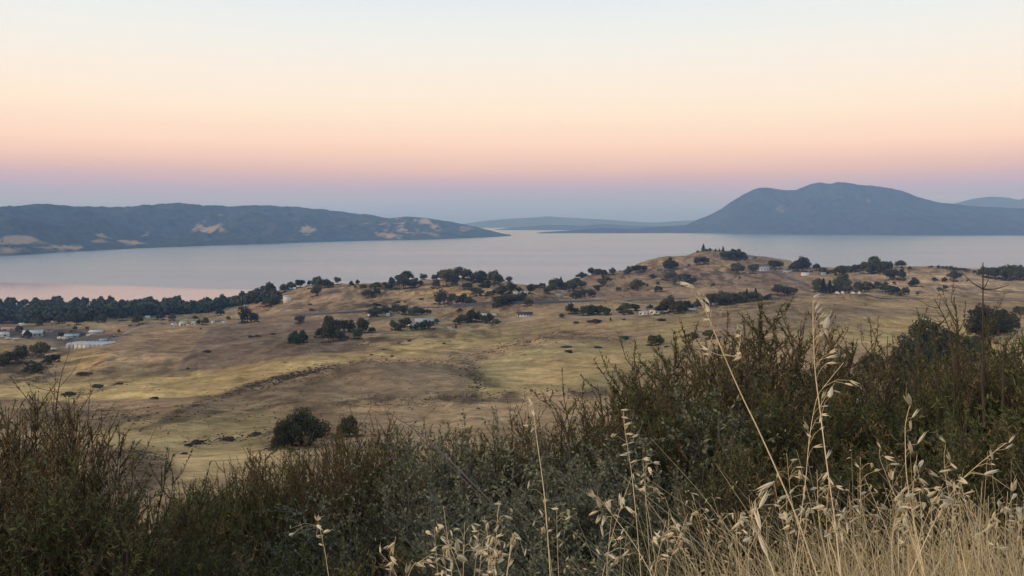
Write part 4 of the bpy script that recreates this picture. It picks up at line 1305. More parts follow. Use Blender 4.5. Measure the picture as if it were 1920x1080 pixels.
scr = obj('field_scrub', mesh_np('field_scrub', VA, np.arange(len(VA)).reshape(-1, 4), M['scrub']), kind='stuff')
tag(scr, 'small dark scrub and stones dotted over the dry fields', 'scrub')

# undergrowth round the feet of the trees, merged so that it cannot be counted
V_ = []
for x, y, z, w, kd in TREES:
    for _ in range(3 if kd == 'fir' else 7):
        a, r = rs.uniform(0, 6.28), w * rs.uniform(.15, .75)
        bx, by = x + math.cos(a) * r, y + math.sin(a) * r * .8
        s = w * rs.uniform(.12, .36)
        b = blobs[int(rs.integers(12))]
        V_.append(b * np.array([1.4, 1.2, rs.uniform(.8, 1.5)]) * s + np.array([bx, by, float(height(bx, by))]))
VA = np.concatenate(V_)
und = obj('undergrowth', mesh_np('undergrowth', VA, np.arange(len(VA)).reshape(-1, 4), M['under']), kind='stuff')
tag(und, 'low brush round the feet of the trees on the hills', 'undergrowth')

# the larger bushes in the fields
bush_me = [crown_mesh('bush', 900 + i, 'scrub', 8, 500, .06, .42, -.04) for i in range(3)]
green_me = [crown_mesh('bush', 950 + i, 'garden', 8, 500, .06, .3, -.04) for i in range(2)]


def bushes(phrase, lst, pool, k=(0, 0, 1)):
    lst = sorted(lst)
    for i, (a, b, w) in enumerate(lst):
        x, y, z = hit(a, b)
        s = w / FPX * y
        o = obj('field_bush', pool[i % len(pool)])
        o.location = (x, y, z)
        o.rotation_euler = (0, 0, rng.uniform(0, 6.28))
        o.scale = (s * 1.1, s * 1.1, s * rng.uniform(.7, 1.0))
        tag(o, (f'{ordinal(i, len(lst))} ' if len(lst) > 1 else '') + 'dark bush ' + phrase, 'bush', 'bushes ' + phrase)


bushes('in the dark brown field', [(388, 661, 17), (470, 633, 14), (482, 632, 16), (512, 628, 14), (352, 692, 9)], bush_me)
bushes('on the golden slope at left', [(290, 748, 16), (185, 727, 24), (222, 721, 16), (128, 741, 26), (157, 704, 28)], bush_me)
bushes('on the green field before the far ridge', [(1060, 652, 20), (1068, 661, 20), (1122, 653, 18), (1172, 635, 28), (1250, 651, 14)], green_me)
bushes('along the golden strip in the middle', [(748, 644, 8), (767, 640, 12), (832, 645, 9), (696, 666, 10), (720, 656, 8), (735, 669, 9)], bush_me)
bushes('on the slope between crest and road', [(745, 568, 12), (760, 567, 8), (790, 562, 12), (704, 574, 22), (740, 575, 9), (690, 576, 8), (585, 583, 16), (580, 572, 12)], bush_me)
bushes('in the gully on the near slope', [(372, 832, 26), (355, 836, 20), (430, 826, 30), (480, 816, 22), (345, 852, 14)], bush_me)
bushes('on the rolling hill below the middle farm', [(1079, 606, 16), (1118, 605, 26), (1105, 604, 14), (1240, 602, 20), (1170, 600, 9)], bush_me)

# ------------------------------------------------------------------ shrubs in front
def twig_tubes(segs, r0, r1, sides=3):
    """segs: (n, k, 3) polylines with radii r0, r1 (n,) -> V, F"""
    n, k, _ = segs.shape
    t = np.gradient(segs, axis=1)
    t /= np.linalg.norm(t, axis=2)[..., None] + 1e-9
    ref = np.array([0.31, 0.95, 0.07])
    a = np.cross(t, ref)
    a /= np.linalg.norm(a, axis=2)[..., None] + 1e-9
    b = np.cross(t, a)
    rr = (r0[:, None] + (r1 - r0)[:, None] * np.linspace(0, 1, k)[None])[..., None, None]
    ang = np.arange(sides) * 2 * math.pi / sides
    ring = segs[:, :, None, :] + rr * (a[:, :, None] * np.cos(ang)[None, None, :, None] + b[:, :, None] * np.sin(ang)[None, None, :, None])
    V = ring.reshape(-1, 3)
    base = (np.arange(n) * k * sides)[:, None, None]
    i = np.arange(k - 1)[None, :, None] * sides
    j = np.arange(sides)[None, None, :]
    j2 = (j + 1) % sides
    F = np.stack([base + i + j, base + i + j2, base + i + sides + j2, base + i + sides + j], -1).reshape(-1, 4)
    return V, F


def shrub(seed, nstem=60, tilt=.5, ntwig=12, nleaf=24, ll=.018, lw=.005, up=.8, tw=(.08, .22), oval=False, seedfrac=.3, bare=.15):
    """unit-high shrub: (stems, foliage, seed heads) as (V, F)"""
    rg = np.random.default_rng(seed)
    az = rg.uniform(0, 6.28, nstem)
    ti = np.clip(np.abs(rg.normal(0, tilt, nstem)), 0, 1.15)
    L = rg.uniform(.62, 1.02, nstem) * (1 - .16 * ti)
    K = 8
    pos = np.stack([rg.normal(0, .05, nstem), rg.normal(0, .05, nstem), np.full(nstem, -.06)], -1)
    pts = [pos]
    for s in range(1, K):
        f = s / (K - 1)
        tl = ti * (1.15 - .55 * f) + rg.normal(0, .10, nstem)
        az = az + rg.normal(0, .12, nstem)
        d = np.stack([np.sin(tl) * np.cos(az), np.sin(tl) * np.sin(az), np.cos(tl)], -1)
        pos = pos + d * (L / (K - 1))[:, None] * 1.06
        pts.append(pos)
    ST = np.stack(pts, 1)                                        # nstem,K,3
    SV, SF = twig_tubes(ST, rg.uniform(.0045, .008, nstem), np.full(nstem, .0012))
    # twigs
    n2 = nstem * ntwig
    si = np.repeat(np.arange(nstem), ntwig)
    t = bare + (1 - bare) * rg.uniform(0, 1, n2) ** .8
    fi = t * (K - 1) - 1e-6
    k0 = fi.astype(int)
    fr = (fi - k0)[:, None]
    bp = ST[si, k0] * (1 - fr) + ST[si, np.minimum(k0 + 1, K - 1)] * fr
    sd = ST[si, np.minimum(k0 + 1, K - 1)] - ST[si, k0]
    sd /= np.linalg.norm(sd, axis=1)[:, None] + 1e-9
    rd = rg.normal(0, 1, (n2, 3))
    rd /= np.linalg.norm(rd, axis=1)[:, None]
    td = sd * .55 + rd * .75 + np.array([0, 0, up * .5])
    td /= np.linalg.norm(td, axis=1)[:, None]
    tl = rg.uniform(*tw, n2) * (1.1 - .5 * t)
    bend = rg.normal(0, .15, (n2, 3)) + np.array([0, 0, .25 * up])
    TW = np.stack([bp, bp + td * (tl * .5)[:, None], bp + (td + bend) * tl[:, None]], 1)
    TV, TF = twig_tubes(TW, np.full(n2, .0022), np.full(n2, .0007))
    stems = (np.concatenate([SV, TV]), np.concatenate([SF, TF + len(SV)]))
    # leaves on twigs and along the stem tops
    n3 = n2 * nleaf
    ti2 = np.repeat(np.arange(n2), nleaf)
    u = rg.uniform(0.05, 1.05, n3)[:, None]
    A, B, Cc = TW[ti2, 0], TW[ti2, 1], TW[ti2, 2]
    lp = A * (1 - u) ** 2 + 2 * B * u * (1 - u) + Cc * u ** 2
    ld = (Cc - A)
    ld /= np.linalg.norm(ld, axis=1)[:, None] + 1e-9
    ld = ld * .6 + rg.normal(0, .55, (n3, 3)) + np.array([0, 0, .15])
    ld /= np.linalg.norm(ld, axis=1)[:, None]
    sdv = np.cross(ld, rg.normal(0, 1, (n3, 3)))
    sdv /= np.linalg.norm(sdv, axis=1)[:, None] + 1e-9
    ln = ll * rg.uniform(.6, 1.35, (n3, 1))
    wd_ = lw * rg.uniform(.7, 1.3, (n3, 1))
    if oval:
        LV = np.stack([lp, lp + ld * ln * .5 + sdv * wd_, lp + ld * ln, lp + ld * ln * .5 - sdv * wd_], 1)
        kf = 4
    else:
        LV = np.stack([lp + sdv * wd_ * .5, lp - sdv * wd_ * .5, lp + ld * ln], 1)
        kf = 3
    # the tips carry dry seed heads
    tip = ((t[ti2] > .78) & (lp[:, 2] > .45) & (rg.uniform(0, 1, n3) < .75) & (np.sin(si[ti2] * 12.9) * .5 + .5 < seedfrac))
    fol = LV[~tip].reshape(-1, 3)
    sdh = LV[tip].reshape(-1, 3)
    return stems, (fol, np.arange(len(fol)).reshape(-1, kf)), (sdh, np.arange(len(sdh)).reshape(-1, kf))


def shrub_meshes(seed, mats, **kw):
    st, fo, se = shrub(seed, **kw)
    r = [mesh_np('stems', *st, M[mats[0]]), mesh_np('foliage', *fo, M[mats[1]])]
    if len(se[0]):
        r.append(mesh_np('seed_heads', *se, M[mats[2]]))
    return r


SH = {
    'chamise': [shrub_meshes(1000 + i, ('stem', 'chamise', 'seedhead'), nstem=74, tilt=.42, ntwig=13, nleaf=30, ll=.020, lw=.0055) for i in range(3)],
    'olive': [shrub_meshes(1010 + i, ('stem', 'chamise_b', 'seedhead'), nstem=70, tilt=.40, ntwig=13, nleaf=30, ll=.020, lw=.0055, seedfrac=.2) for i in range(2)],
    'grey': [shrub_meshes(1020 + i, ('greystem', 'greyleaf', 'seedhead'), nstem=60, tilt=.75, ntwig=13, nleaf=17, ll=.021, lw=.0055, up=.3, tw=(.1, .3), oval=True, seedfrac=0) for i in range(2)],
    'dry': [shrub_meshes(1030 + i, ('stem', 'drybrush', 'seedhead'), nstem=80, tilt=.45, ntwig=13, nleaf=20, ll=.016, lw=.005, seedfrac=.5) for i in range(2)],
    'rust': [shrub_meshes(1050 + i, ('stem', 'rust', 'seedhead'), nstem=64, tilt=.36, ntwig=15, nleaf=22, ll=.016, lw=.0045, up=1.1, tw=(.07, .22), seedfrac=.6) for i in range(2)],
    'wispy': [shrub_meshes(1040 + i, ('stem', 'chamise_b', 'seedhead'), nstem=20, tilt=.22, ntwig=15, nleaf=16, ll=.016, lw=.004, tw=(.05, .16), up=1.2, seedfrac=.35, bare=.3) for i in range(2)],
}
SW = {'rust': 'rusty brown feathery shrub', 'chamise': 'dark olive needle leaved shrub', 'olive': 'green needle leaved shrub', 'grey': 'grey green leafy shrub', 'dry': 'brown half dry shrub', 'wispy': 'tall wispy shrub'}
SN = {'rust': 'rusty_shrub', 'chamise': 'chamise_shrub', 'olive': 'green_shrub', 'grey': 'grey_shrub', 'dry': 'dry_shrub', 'wispy': 'wispy_shrub'}
rb = np.random.default_rng(23)


def place_shrub(kind, px, top, Y, wide, label, group):
    pool = SH[kind]
    ms = pool[int(rb.integers(len(pool)))]
    x, _, zt = P(px, top, Y)
    zg = float(height(x, Y))
    h = max(.5, zt - zg) * 1.02
    o = empty(SN[kind], (x, Y, zg - .03), rb.uniform(0, 6.28), (h * wide, h * wide, h))
    tag(o, label, 'shrub', group)
    obj('stems', ms[0], o)
    f = obj('foliage', ms[1], o)
    f['kind'] = 'stuff'
    if len(ms) > 2:
        s = obj('seed_heads', ms[2], o)
        s['kind'] = 'stuff'
    return o


rows = [   # phrase, distance, list of (px, top py, kind, width factor)
    ('in the back row of brush at right', 10.0, [(1200, 690, 'dry', 1.1), (1290, 640, 'chamise', 1.1), (1370, 606, 'dry', 1.15), (1450, 592, 'chamise', 1.15), (1530, 610, 'dry', 1.1), (1600, 622, 'dry', 1.1), (1665, 668, 'dry', 1), (1740, 672, 'dry', 1), (1820, 660, 'chamise', 1), (1890, 650, 'chamise', 1), (1970, 640, 'chamise', 1)]),
    ('in the second row of brush at right', 7.5, [(1180, 712, 'dry', 1.1), (1250, 700, 'chamise', 1.1), (1330, 668, 'dry', 1.1), (1420, 655, 'dry', 1.1), (1510, 668, 'dry', 1.1), (1590, 690, 'chamise', 1.1), (1670, 720, 'dry', 1.1), (1760, 700, 'chamise', 1.1), (1850, 680, 'olive', 1.1), (1940, 650, 'olive', 1.1)]),
    ('in the middle of the right hand brush', 5.2, [(1210, 790, 'chamise', 1.2), (1320, 745, 'grey', 1.2), (1440, 730, 'olive', 1.2), (1560, 750, 'chamise', 1.2), (1680, 770, 'olive', 1.2), (1790, 740, 'olive', 1.2), (1900, 690, 'olive', 1.2), (2000, 660, 'olive', 1.2)]),
    ('rising above the brush at the right edge', 5.6, [(1785, 552, 'wispy', .75), (1850, 545, 'wispy', .75), (1908, 570, 'wispy', .75), (1715, 630, 'wispy', .6), (1640, 660, 'wispy', .6)]),
    ('behind the tall oats at right', 3.4, [(1250, 860, 'grey', 1.1), (1400, 830, 'chamise', 1.2), (1540, 850, 'chamise', 1.2), (1700, 830, 'chamise', 1.2), (1840, 800, 'olive', 1.2), (1970, 760, 'olive', 1.2)]),
    ('along the far edge of the middle brush', 6.6, [(470, 862, 'rust', 1), (540, 832, 'chamise', 1), (610, 800, 'rust', 1), (680, 788, 'rust', 1), (750, 790, 'rust', 1), (820, 806, 'dry', 1), (890, 800, 'chamise', 1), (960, 785, 'rust', 1), (1040, 778, 'rust', 1), (1110, 775, 'dry', 1)]),
    ('in the gap of the lower left brush', 6.2, [(345, 896, 'olive', .9), (300, 925, 'chamise', .9), (400, 920, 'olive', .9)]),
    ('in the second row of the middle brush', 4.8, [(330, 925, 'chamise', 1.1), (430, 915, 'olive', 1.1), (520, 880, 'chamise', 1.1), (610, 845, 'rust', 1.1), (710, 830, 'chamise', 1.1), (800, 815, 'grey', 1.1), (880, 800, 'grey', 1.1), (970, 810, 'chamise', 1.1), (1070, 825, 'grey', 1.1), (1150, 810, 'grey', 1.1)]),
    ('in the near row of the middle brush', 3.4, [(250, 985, 'olive', 1.2), (370, 985, 'dry', 1.2), (490, 965, 'olive', 1.2), (600, 935, 'grey', 1.2), (720, 905, 'dry', 1.2), (840, 890, 'grey', 1.2), (960, 880, 'grey', 1.2), (1080, 880, 'grey', 1.2), (1190, 880, 'grey', 1.1)]),
    ('at the bottom edge of the picture', 2.6, [(160, 1010, 'olive', 1.2), (300, 1040, 'olive', 1.2), (440, 1040, 'chamise', 1.2), (580, 1030, 'olive', 1.2), (700, 1010, 'chamise', 1.2), (830, 990, 'grey', 1.2), (970, 985, 'grey', 1.2), (1110, 985, 'grey', 1.2)]),
    ('in the tall brush at the left edge', 3.2, [(-60, 740, 'rust', 1.0), (30, 748, 'rust', 1.0), (110, 785, 'rust', .9), (170, 850, 'chamise', 1.0)]),
    ('low in the left corner', 2.5, [(-40, 850, 'rust', 1.1), (70, 880, 'olive', 1.1), (170, 930, 'rust', 1.1)]),
    ('reaching up at the far left edge', 3.4, [(20, 725, 'wispy', .7), (110, 745, 'wispy', .6)]),
]
for phrase, Y, lst in rows:
    lst = sorted(lst, key=lambda t: t[0])
    for i, (px, top, kd, wf) in enumerate(lst):
        place_shrub(kd, px + rb.normal(0, 8), top + rb.normal(0, 6), Y * rb.uniform(.94, 1.06), wf, f'{ordinal(i, len(lst))} {SW[kd]} {phrase}', 'shrubs ' + phrase)

# bare grey branch leaning out of the middle brush
def branch(name, pts, Y, r, label, cat='branch', twigs=0, mat='greystem'):
    w = np.array([P(a, b, Y + dy) for a, b, dy in pts])
    s = np.linspace(0, 1, len(w))
    q = np.linspace(0, 1, 14)
    c = np.stack([pchip(s, w[:, k], q) for k in range(3)], -1)
    o = obj(name, MB().tube(c, np.linspace(r, r * .3, 14), 5).mesh(name, M[mat]))
    tag(o, label, cat)
    for i in range(twigs):
        k = int(rb.integers(3, 13))
        d = rb.normal(0, 1, 3) * np.array([1, .5, .6]) + np.array([0, 0, .5])
        d /= np.linalg.norm(d)
        L = rb.uniform(.05, .16)
        obj('twig', MB().tube([c[k], c[k] + d * L * .5, c[k] + d * L + np.array([0, 0, .02])], [r * .4, r * .3, r * .12], 4).mesh('twig', M[mat]), o)
    return o


branch('bare_branch', [(975, 1000, 0), (900, 920, 0), (830, 850, .05), (770, 800, .1), (745, 785, .1), (728, 772, .1)], 3.0, .0034, 'bare grey branch slanting up leftward out of the middle brush', twigs=9)
branch('bare_branch', [(960, 985, .1), (870, 900, .1), (812, 838, .1), (770, 815, .12)], 3.1, .0024, 'thinner bare branch parallel under the slanting grey one', twigs=5)
branch('dry_stalk', [(1846, 800, 0), (1842, 700, 0), (1843, 600, 0), (1843, 492, 0)], 4.6, .009, 'straight dark dry stalk rising above everything at the right', 'stalk', mat='stem', twigs=8)
branch('dry_stalk', [(1790, 700, 0), (1780, 620, 0), (1752, 560, 0)], 4.8, .006, 'short forked dry stalk left of the tall dark one', 'stalk', mat='stem', twigs=8)
branch('dry_stalk', [(1880, 760, 0), (1882, 660, 0), (1908, 620, 0)], 4.8, .007, 'bent dry stalk right of the tall dark one', 'stalk', mat='stem', twigs=6)
branch('dry_stalk', [(1480, 700, 0), (1460, 640, 0), (1423, 600, 0)], 8.5, .006, 'thin dry twig above the middle of the right brush', 'stalk', mat='stem', twigs=6)
branch('dry_stalk', [(102, 800, 0), (108, 740, 0), (118, 690, 0)], 3.0, .003, 'thin dry stalk above the left edge brush', 'stalk', mat='stem', twigs=5)

# ------------------------------------------------------------------ wild oats
def spikelet_mesh(seed):
    """one husk: two slim splayed glumes and a short awn, pointing along +x, one unit long"""
    m = MB()
    rg = np.random.default_rng(seed)
    for s, sp in ((1, rg.uniform(.05, .13)), (-1, rg.uniform(.05, .13))):
        k = 6
        V = []
        for i in range(k):
            f = i / (k - 1)
            r = .088 * math.sin(math.pi * min(1, f ** .75)) * (1 - .25 * f) + .004
            cy = s * sp * f
            for j in range(5):
                a = j * 2 * math.pi / 5
                V.append((f, cy + r * .75 * math.cos(a), r * math.sin(a)))
        q = [(i * 5 + j, i * 5 + (j + 1) % 5, (i + 1) * 5 + (j + 1) % 5, (i + 1) * 5 + j) for i in range(k - 1) for j in range(5)]
        m.add(V, quads=q)
    m.tube([(.6, 0, 0), (1.05, .04, .02), (1.35, .16, .05)], [.012, .009, .004], 3)
    return m.mesh('spikelet', M['spikelet'], True)


spk = [spikelet_mesh(i) for i in range(5)]
from mathutils import Vector, Matrix


def oat(label, stem, segs, Y, r=.0016, group=None, side=()):
    """stem: pixels from base to tip; segs: husks as base and tip pixels"""
    w = np.array([P(a, b, Y) for a, b in stem])
    n = len(w)
    w[:, 1] += .03 * np.sin(np.linspace(0, 3, n))
    # carry the stem down to the ground
    g = w[0].copy()
    d = w[0] - w[1]
    d /= np.linalg.norm(d)
    while g[2] > height(g[0], g[1]) - .02:
        g = g + d * .08 + np.array([0, .004, -.03])
        if g[1] < .5:
            break
    w = np.concatenate([[g], w])
    dd = np.concatenate([[0], np.cumsum(np.linalg.norm(np.diff(w, axis=0), axis=1))])
    q = np.linspace(0, dd[-1], 90)
    c = np.stack([pchip(dd, w[:, k], q) for k in range(3)], -1)
    o = empty('wild_oat', tuple(c[0]))
    tag(o, label, 'grass', group or 'wild oat stalks')
    org = c[0]
    obj('stem', MB().tube(c - org, np.linspace(r, r * .42, 90), 5).mesh('stem', M['oatstem'], True), o)
    for sb in side:
        v = np.array([P(a, b, Y) for a, b in sb])
        k = int(np.argmin(np.linalg.norm(c - v[0], axis=1)))
        v[0] = c[k]
        dv = np.concatenate([[0], np.cumsum(np.linalg.norm(np.diff(v, axis=0), axis=1))])
        qv = np.linspace(0, dv[-1], 12)
        cv = np.stack([pchip(dv, v[:, m], qv) for m in range(3)], -1)
        obj('side_branch', MB().tube(cv - org, np.linspace(r * .35, r * .18, 12), 5).mesh('side_branch', M['oatstem'], True), o)
        c = np.concatenate([c, cv])
    for i, (x0, y0, x1, y1) in enumerate(segs):
        a = np.array(P(x0, y0, Y + rb.normal(0, .012)))
        b = np.array(P(x1, y1, Y + rb.normal(0, .02)))
        L = np.linalg.norm(b - a)
        k = int(np.argmin(np.linalg.norm(c - a, axis=1)))
        k = max(0, k - 2) if k < 90 else k
        h = obj('spikelet', spk[i % 5], o)
        x_ = Vector((b - a) / L)
        up = Vector((0, 1, 0)) if abs(x_.y) < .9 else Vector((1, 0, 0))
        y_ = up.cross(x_).normalized()
        z_ = x_.cross(y_)
        R = Matrix((x_, y_, z_)).transposed().to_4x4()
        s = L / 1.02
        h.matrix_local = Matrix.Translation(Vector(a - org)) @ R @ Matrix.Rotation(rb.uniform(-.5, .5), 4, 'X') @ Matrix.Diagonal((s, s * 1.0, s * 1.0, 1))
        p0, p1 = c[k] - org, a - org
        if np.linalg.norm(p1 - p0) > .004:
            mid = (p0 + p1) / 2 + np.array([0, 0, .15 * np.linalg.norm(p1 - p0)])
            obj('pedicel', MB().tube([p0, mid, p1], [.00045, .00035, .0003], 4).mesh('pedicel', M['oatstem']), o)
    return o


def seg(ox, oy, k, lst):
    return [(ox + a / k, oy + b / k, ox + c / k, oy + d / k) for a, b, c, d in lst]


def stm(ox, oy, k, lst):
    return [(ox + a / k, oy + b / k) for a, b in lst]


Z4 = (1240, 450, 4.8)
Z6 = (1280, 640, 2.4547)
Z5 = (640, 640, 2.4547)
Z7 = (0, 640, 2.4547)
oat('tallest wild oat with an arching nodding tip, left of the two tall stalks', [(1505, 1000), (1462, 890), (1430, 815), (1400, 750), (1372, 685), (1345, 620), (1333, 592), (1318, 566), (1300, 546), (1276, 531)],
    seg(*Z4, [(232, 402, 158, 385), (300, 435, 212, 390), (322, 492, 268, 450), (350, 505, 330, 458), (388, 575, 345, 528), (435, 572, 378, 508), (432, 648, 392, 588), (450, 705, 446, 640), (437, 716, 368, 715), (492, 802, 428, 775),
              (420, 992, 358, 960), (442, 1028, 370, 1024), (725, 808, 680, 775), (712, 866, 662, 860), (690, 1005, 686, 950), (712, 1025, 685, 1037), (722, 1055, 650, 1060), (540, 700, 532, 650)]), 1.3, .0019,
    side=[stm(*Z4, [(610, 1072), (660, 1045), (695, 980), (712, 890), (722, 805)]), stm(*Z4, [(600, 1070), (520, 1035), (420, 990)])])
oat('straight tall wild oat with a one sided head, right of the two tall stalks', [(1567, 990), (1556, 870), (1549, 780), (1541, 700), (1537, 640), (1532, 590), (1527, 560)],
    seg(*Z4, [(1370, 520, 1432, 490), (1370, 572, 1396, 525), (1385, 628, 1425, 563), (1400, 662, 1456, 600), (1420, 707, 1487, 653), (1425, 757, 1477, 733), (1475, 792, 1497, 705), (1480, 800, 1486, 860), (1430, 885, 1452, 808), (1440, 905, 1430, 840), (1512, 1022, 1577, 983), (1478, 1062, 1594, 1040)])
    + seg(*Z6, [(662, 102, 708, 98), (690, 226, 727, 236), (676, 258, 680, 218), (640, 268, 656, 228), (660, 545, 682, 500)]), 1.32, .0018)
oat('thin leaning oat that crosses the straight tall one', stm(*Z6, [(545, 800), (580, 640), (604, 480), (625, 370), (645, 270), (690, 190), (745, 100)]),
    seg(*Z6, [(745, 193, 786, 202), (768, 180, 814, 203), (640, 300, 672, 296), (638, 338, 668, 338), (630, 405, 652, 396), (632, 375, 640, 340), (600, 487, 648, 480), (576, 405, 558, 374), (592, 440, 568, 424)]), 1.5, .0012)
oat('upright wild oat in front of the dark green brush at right', stm(*Z6, [(1108, 1050), (1090, 880), (1075, 750), (1062, 600), (1056, 480), (1048, 380), (1050, 300)]),
    seg(*Z6, [(1050, 293, 1024, 243), (1056, 352, 1088, 312), (1050, 410, 1047, 362), (1080, 472, 1120, 418), (1056, 512, 1038, 462), (1056, 780, 1092, 748), (1088, 628, 1126, 667), (1025, 716, 1072, 712), (1000, 762, 1050, 762), (1000, 700, 1040, 665)]), 1.55, .0017)
oat('slanting wild oat leaning to the right edge', stm(*Z6, [(1130, 890), (1190, 820), (1250, 750), (1320, 665), (1390, 595), (1450, 530), (1495, 470)]),
    seg(*Z6, [(1500, 468, 1528, 432), (1483, 496, 1522, 474), (1428, 545, 1414, 496), (1385, 612, 1455, 594), (1312, 655, 1268, 630), (1180, 766, 1234, 738), (1252, 740, 1188, 714), (1148, 742, 1184, 708), (1296, 702, 1342, 688), (1520, 690, 1524, 640), (1440, 570, 1415, 560)]), 1.5, .0014)
oat('slim wild oat between the upright and the slanting stalks', stm(*Z6, [(1268, 880), (1255, 740), (1246, 640), (1232, 560), (1215, 480)]),
    seg(*Z6, [(1213, 468, 1178, 438), (1230, 548, 1218, 512), (1264, 588, 1228, 558), (1178, 602, 1240, 590), (1178, 625, 1132, 598), (1250, 690, 1248, 640)]), 1.6, .0011)
oat('short wild oat with four husks left of the upright one', stm(*Z6, [(1000, 760), (970, 650), (940, 570), (910, 495)]),
    seg(*Z6, [(912, 493, 894, 462), (928, 530, 974, 546), (952, 565, 1002, 566), (962, 638, 972, 590), (968, 640, 950, 592)]), 1.6, .0010)
oat('slim pale oat standing alone over the middle brush', stm(*Z5, [(948, 870), (938, 740), (925, 630), (908, 510), (893, 400), (884, 320), (862, 258)]),
    seg(*Z5, [(878, 293, 858, 256), (888, 345, 880, 312), (836, 386, 862, 388), (872, 418, 888, 398), (866, 300, 882, 280), (858, 680, 866, 640)]), 2.2, .0024)
oat('stiff oat with many level husks right of the middle brush', stm(*Z5, [(1360, 840), (1345, 650), (1325, 500), (1312, 430), (1300, 320)]),
    seg(*Z5, [(1285, 316, 1322, 314), (1288, 348, 1324, 354), (1300, 386, 1334, 374), (1306, 408, 1320, 378), (1240, 440, 1262, 424), (1308, 426, 1346, 426), (1338, 442, 1368, 430), (1390, 542, 1420, 542), (1320, 470, 1350, 462), (1290, 480, 1322, 470), (1300, 520, 1340, 505), (1280, 525, 1318, 520), (1330, 560, 1362, 545)]), 2.1, .0016)
oat('small oat with five pale husks at the lower left', stm(*Z7, [(1512, 1078), (1480, 960), (1462, 880), (1455, 840)]),
    seg(*Z7, [(1458, 826, 1447, 800), (1462, 824, 1474, 806), (1458, 846, 1480, 862), (1488, 880, 1520, 868), (1455, 898, 1480, 900), (1466, 932, 1486, 938), (1336, 862, 1338, 845), (1332, 892, 1350, 888)]), 2.1, .0013)
oat('drooping oat head leaning left out of the straw', stm(*Z5, [(1420, 1060), (1340, 930), (1270, 840), (1210, 760), (1150, 695)]),
    seg(*Z5, [(1165, 720, 1132, 700), (1170, 720, 1146, 680), (1195, 770, 1178, 715), (1140, 800, 1180, 780), (1172, 840, 1190, 800), (1200, 850, 1212, 800), (1240, 790, 1215, 730), (1240, 770, 1232, 728), (1205, 900, 1195, 840), (1290, 770, 1288, 720)]), 1.7, .0016)
oat('bent pale husk stalk at the bottom of the middle brush', stm(*Z5, [(760, 1090), (775, 1000), (785, 930), (800, 900), (825, 912)]),
    seg(*Z5, [(790, 945, 788, 905), (780, 960, 800, 900), (800, 902, 830, 912), (845, 990, 850, 952), (770, 1040, 790, 1000)]), 1.6, .0016)
oat('low oat with flat lying husks at the bottom edge', stm(*Z5, [(300, 1100), (330, 1050), (380, 1030)]),
    seg(*Z5, [(390, 1040, 334, 1022), (300, 1070, 312, 1020), (405, 1025, 430, 1040), (228, 1050, 240, 1015), (180, 975, 178, 940), (490, 990, 488, 950), (505, 1060, 512, 1010)]), 1.7, .0012)
oat('pair of large husks low in front of the straw', stm(*Z6, [(390, 990), (372, 920), (345, 850), (335, 780)]),
    seg(*Z6, [(360, 870, 330, 760), (350, 770, 396, 690), (425, 645, 338, 688), (385, 985, 350, 890), (360, 900, 318, 850)]), 1.15, .0014)
oat('oat head with broad husks at the foot of the straight stalk', stm(*Z6, [(705, 1000), (704, 920), (700, 850)]),
    seg(*Z6, [(705, 880, 690, 825), (705, 880, 716, 828), (735, 925, 730, 870), (760, 885, 756, 830), (650, 900, 690, 890), (690, 910, 655, 890)]), 1.25, .0014)
# the many shorter oats in the straw
spots = [(rb.uniform(700, 1200) if i < 17 else 1180 + 800 * rb.uniform(0, 1) ** .9) for i in range(50)]
spots.sort()
areas = [(-1e9, 1000, 'below the slim pale oat in the middle brush'), (1000, 1180, 'left of the drooping oat head'), (1180, 1300, 'between the drooping oat head and the straw'),
         (1300, 1420, 'in the straw left of the arching oat foot'), (1420, 1530, 'in the straw at the foot of the arching oat'), (1530, 1640, 'in the straw at the foot of the straight oat'),
         (1640, 1730, 'in the straw left of the upright oat'), (1730, 1820, 'in the straw below the slanting oat'), (1820, 1e9, 'in the straw at the right edge')]
for lo, hi, where in areas:
    mem = [v for v in spots if lo <= v < hi]
    for i, px in enumerate(mem):
        py = rb.uniform(850, 990) if px > 1180 else rb.uniform(930, 1045)
        Y = rb.uniform(1.35, 2.3)
        k = 1.7 / Y
        lean = rb.normal(0, 30)
        st = [(px - lean, py + 190 * k), (px - lean * .5, py + 100 * k), (px, py)]
        sg = []
        for j in range(int(rb.integers(5, 10))):
            f = rb.uniform(0, .85)
            bx, by = px - lean * .5 * f + rb.normal(0, 18) * k, py + 95 * k * f
            a = rb.uniform(-1, 1) * 1.1 + (0 if rb.uniform() < .5 else math.pi)
            L = rb.uniform(10, 18) * k
            if rb.uniform() < .4:
                a = math.pi / 2 + rb.normal(0, .5)
            sg.append((bx, by, bx + L * math.cos(a), by + L * math.sin(a)))
        oat(f'{ordinal(i, len(mem))} short wild oat {where}', st, sg, Y, .0010, 'short oats in the straw')

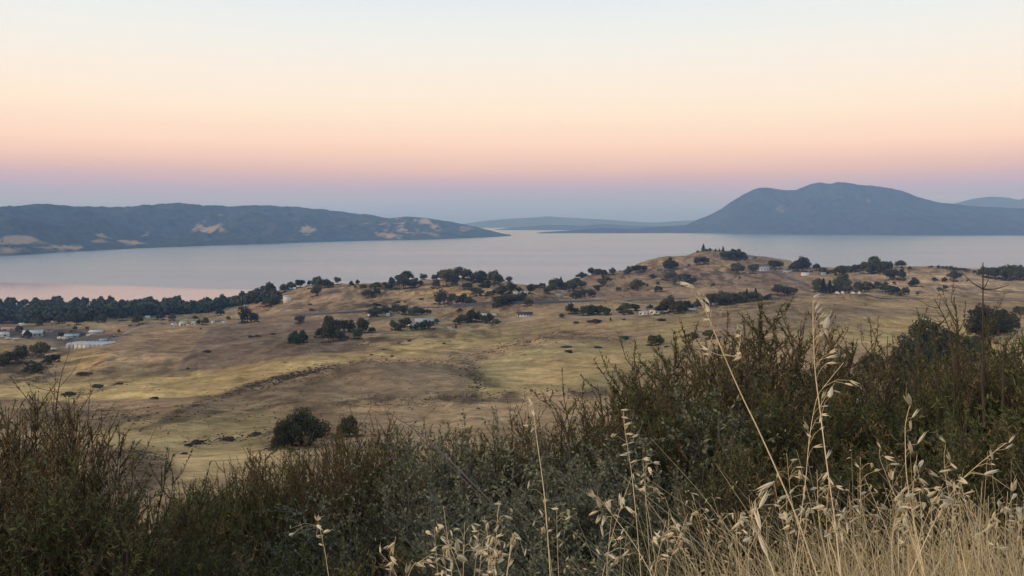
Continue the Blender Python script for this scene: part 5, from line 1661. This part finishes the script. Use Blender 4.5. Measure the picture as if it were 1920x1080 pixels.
# straw: dense dry grass at the viewer's feet
rgx = np.random.default_rng(77)
NB = 17000
gx_ = rgx.uniform(-.9, 2.5, NB * 4)
gy_ = rgx.uniform(.95, 3.3, NB * 4)
gpx_ = 960 + FPX * gx_ / gy_
dens = sstep(960, 1400, gpx_) * (.35 + .65 * sstep(3.3, 1.8, gy_)) + .03 * sstep(500, 900, gpx_)
dens = dens * np.clip(.5 + 1.3 * fbm(gx_ * 5, gy_ * 5, 2, 8), .03, 1)
keep = (rgx.uniform(0, 1, NB * 4) < dens * .95) & (gpx_ < 2300)
gx_, gy_ = gx_[keep][:NB], gy_[keep][:NB]
n = len(gx_)
hmax = .45 + .17 * sstep(1050, 1450, 960 + FPX * gx_ / gy_)
hh = hmax * rgx.uniform(.45, 1.12, n) + .14 * (rgx.uniform(0, 1, n) < .1)
gz_ = height(gx_, gy_)
az = rgx.uniform(0, 6.28, n)
ln = np.abs(rgx.normal(.28, .36, n))
K = 6
pts = []
for k in range(K):
    f = k / (K - 1)
    b = hh * f
    off_ = hh * ln * f ** 1.8 * 1.6
    pts.append(np.stack([gx_ + np.cos(az) * off_, gy_ + np.sin(az) * off_, gz_ - .02 + b * (1 - .25 * ln * f)], -1))
SP = np.stack(pts, 1)
aa = rgx.uniform(0, 6.28, n)
wv = np.stack([np.cos(aa), np.sin(aa), 0 * aa], -1)
wid = rgx.uniform(.0012, .0032, n)[:, None, None] * (1 - .8 * np.linspace(0, 1, K))[None, :, None]
Lf, Rt = SP + wv[:, None] * wid, SP - wv[:, None] * wid
GVV = np.stack([Lf, Rt], 2).reshape(-1, 3)
base = (np.arange(n) * K * 2)[:, None]
kk = np.arange(K - 1)[None] * 2
GF = np.stack([base + kk, base + kk + 1, base + kk + 3, base + kk + 2], -1).reshape(-1, 4)
# loose husks and seed tails on a part of the blades
hid = np.nonzero(rgx.uniform(0, 1, n) < .22)[0]
HV, HF, off = [GVV], [GF], len(GVV)
for rep in range(3):
    C0 = SP[hid, K - 1 - rep % 2] + rgx.normal(0, .008, (len(hid), 3))
    d = rgx.normal(0, 1, (len(hid), 3)) + np.array([0, 0, -.4])
    d /= np.linalg.norm(d, axis=1)[:, None]
    s = np.cross(d, rgx.normal(0, 1, (len(hid), 3)))
    s /= np.linalg.norm(s, axis=1)[:, None]
    s2 = np.cross(d, s)
    L = rgx.uniform(.012, .022, (len(hid), 1))
    V = np.stack([C0, C0 + d * L * .4 + s * L * .14, C0 + d * L, C0 + d * L * .4 - s * L * .14,
                  C0, C0 + d * L * .4 + s2 * L * .14, C0 + d * L, C0 + d * L * .4 - s2 * L * .14], 1).reshape(-1, 3)
    HV.append(V)
    HF.append(np.arange(len(V)).reshape(-1, 4) + off)
    off += len(V)
gr = obj('dry_grass', mesh_np('dry_grass', np.concatenate(HV), np.concatenate(HF), M['straw']), kind='stuff')
tag(gr, 'dense pale straw coloured dry grass in the lower right corner', 'grass')
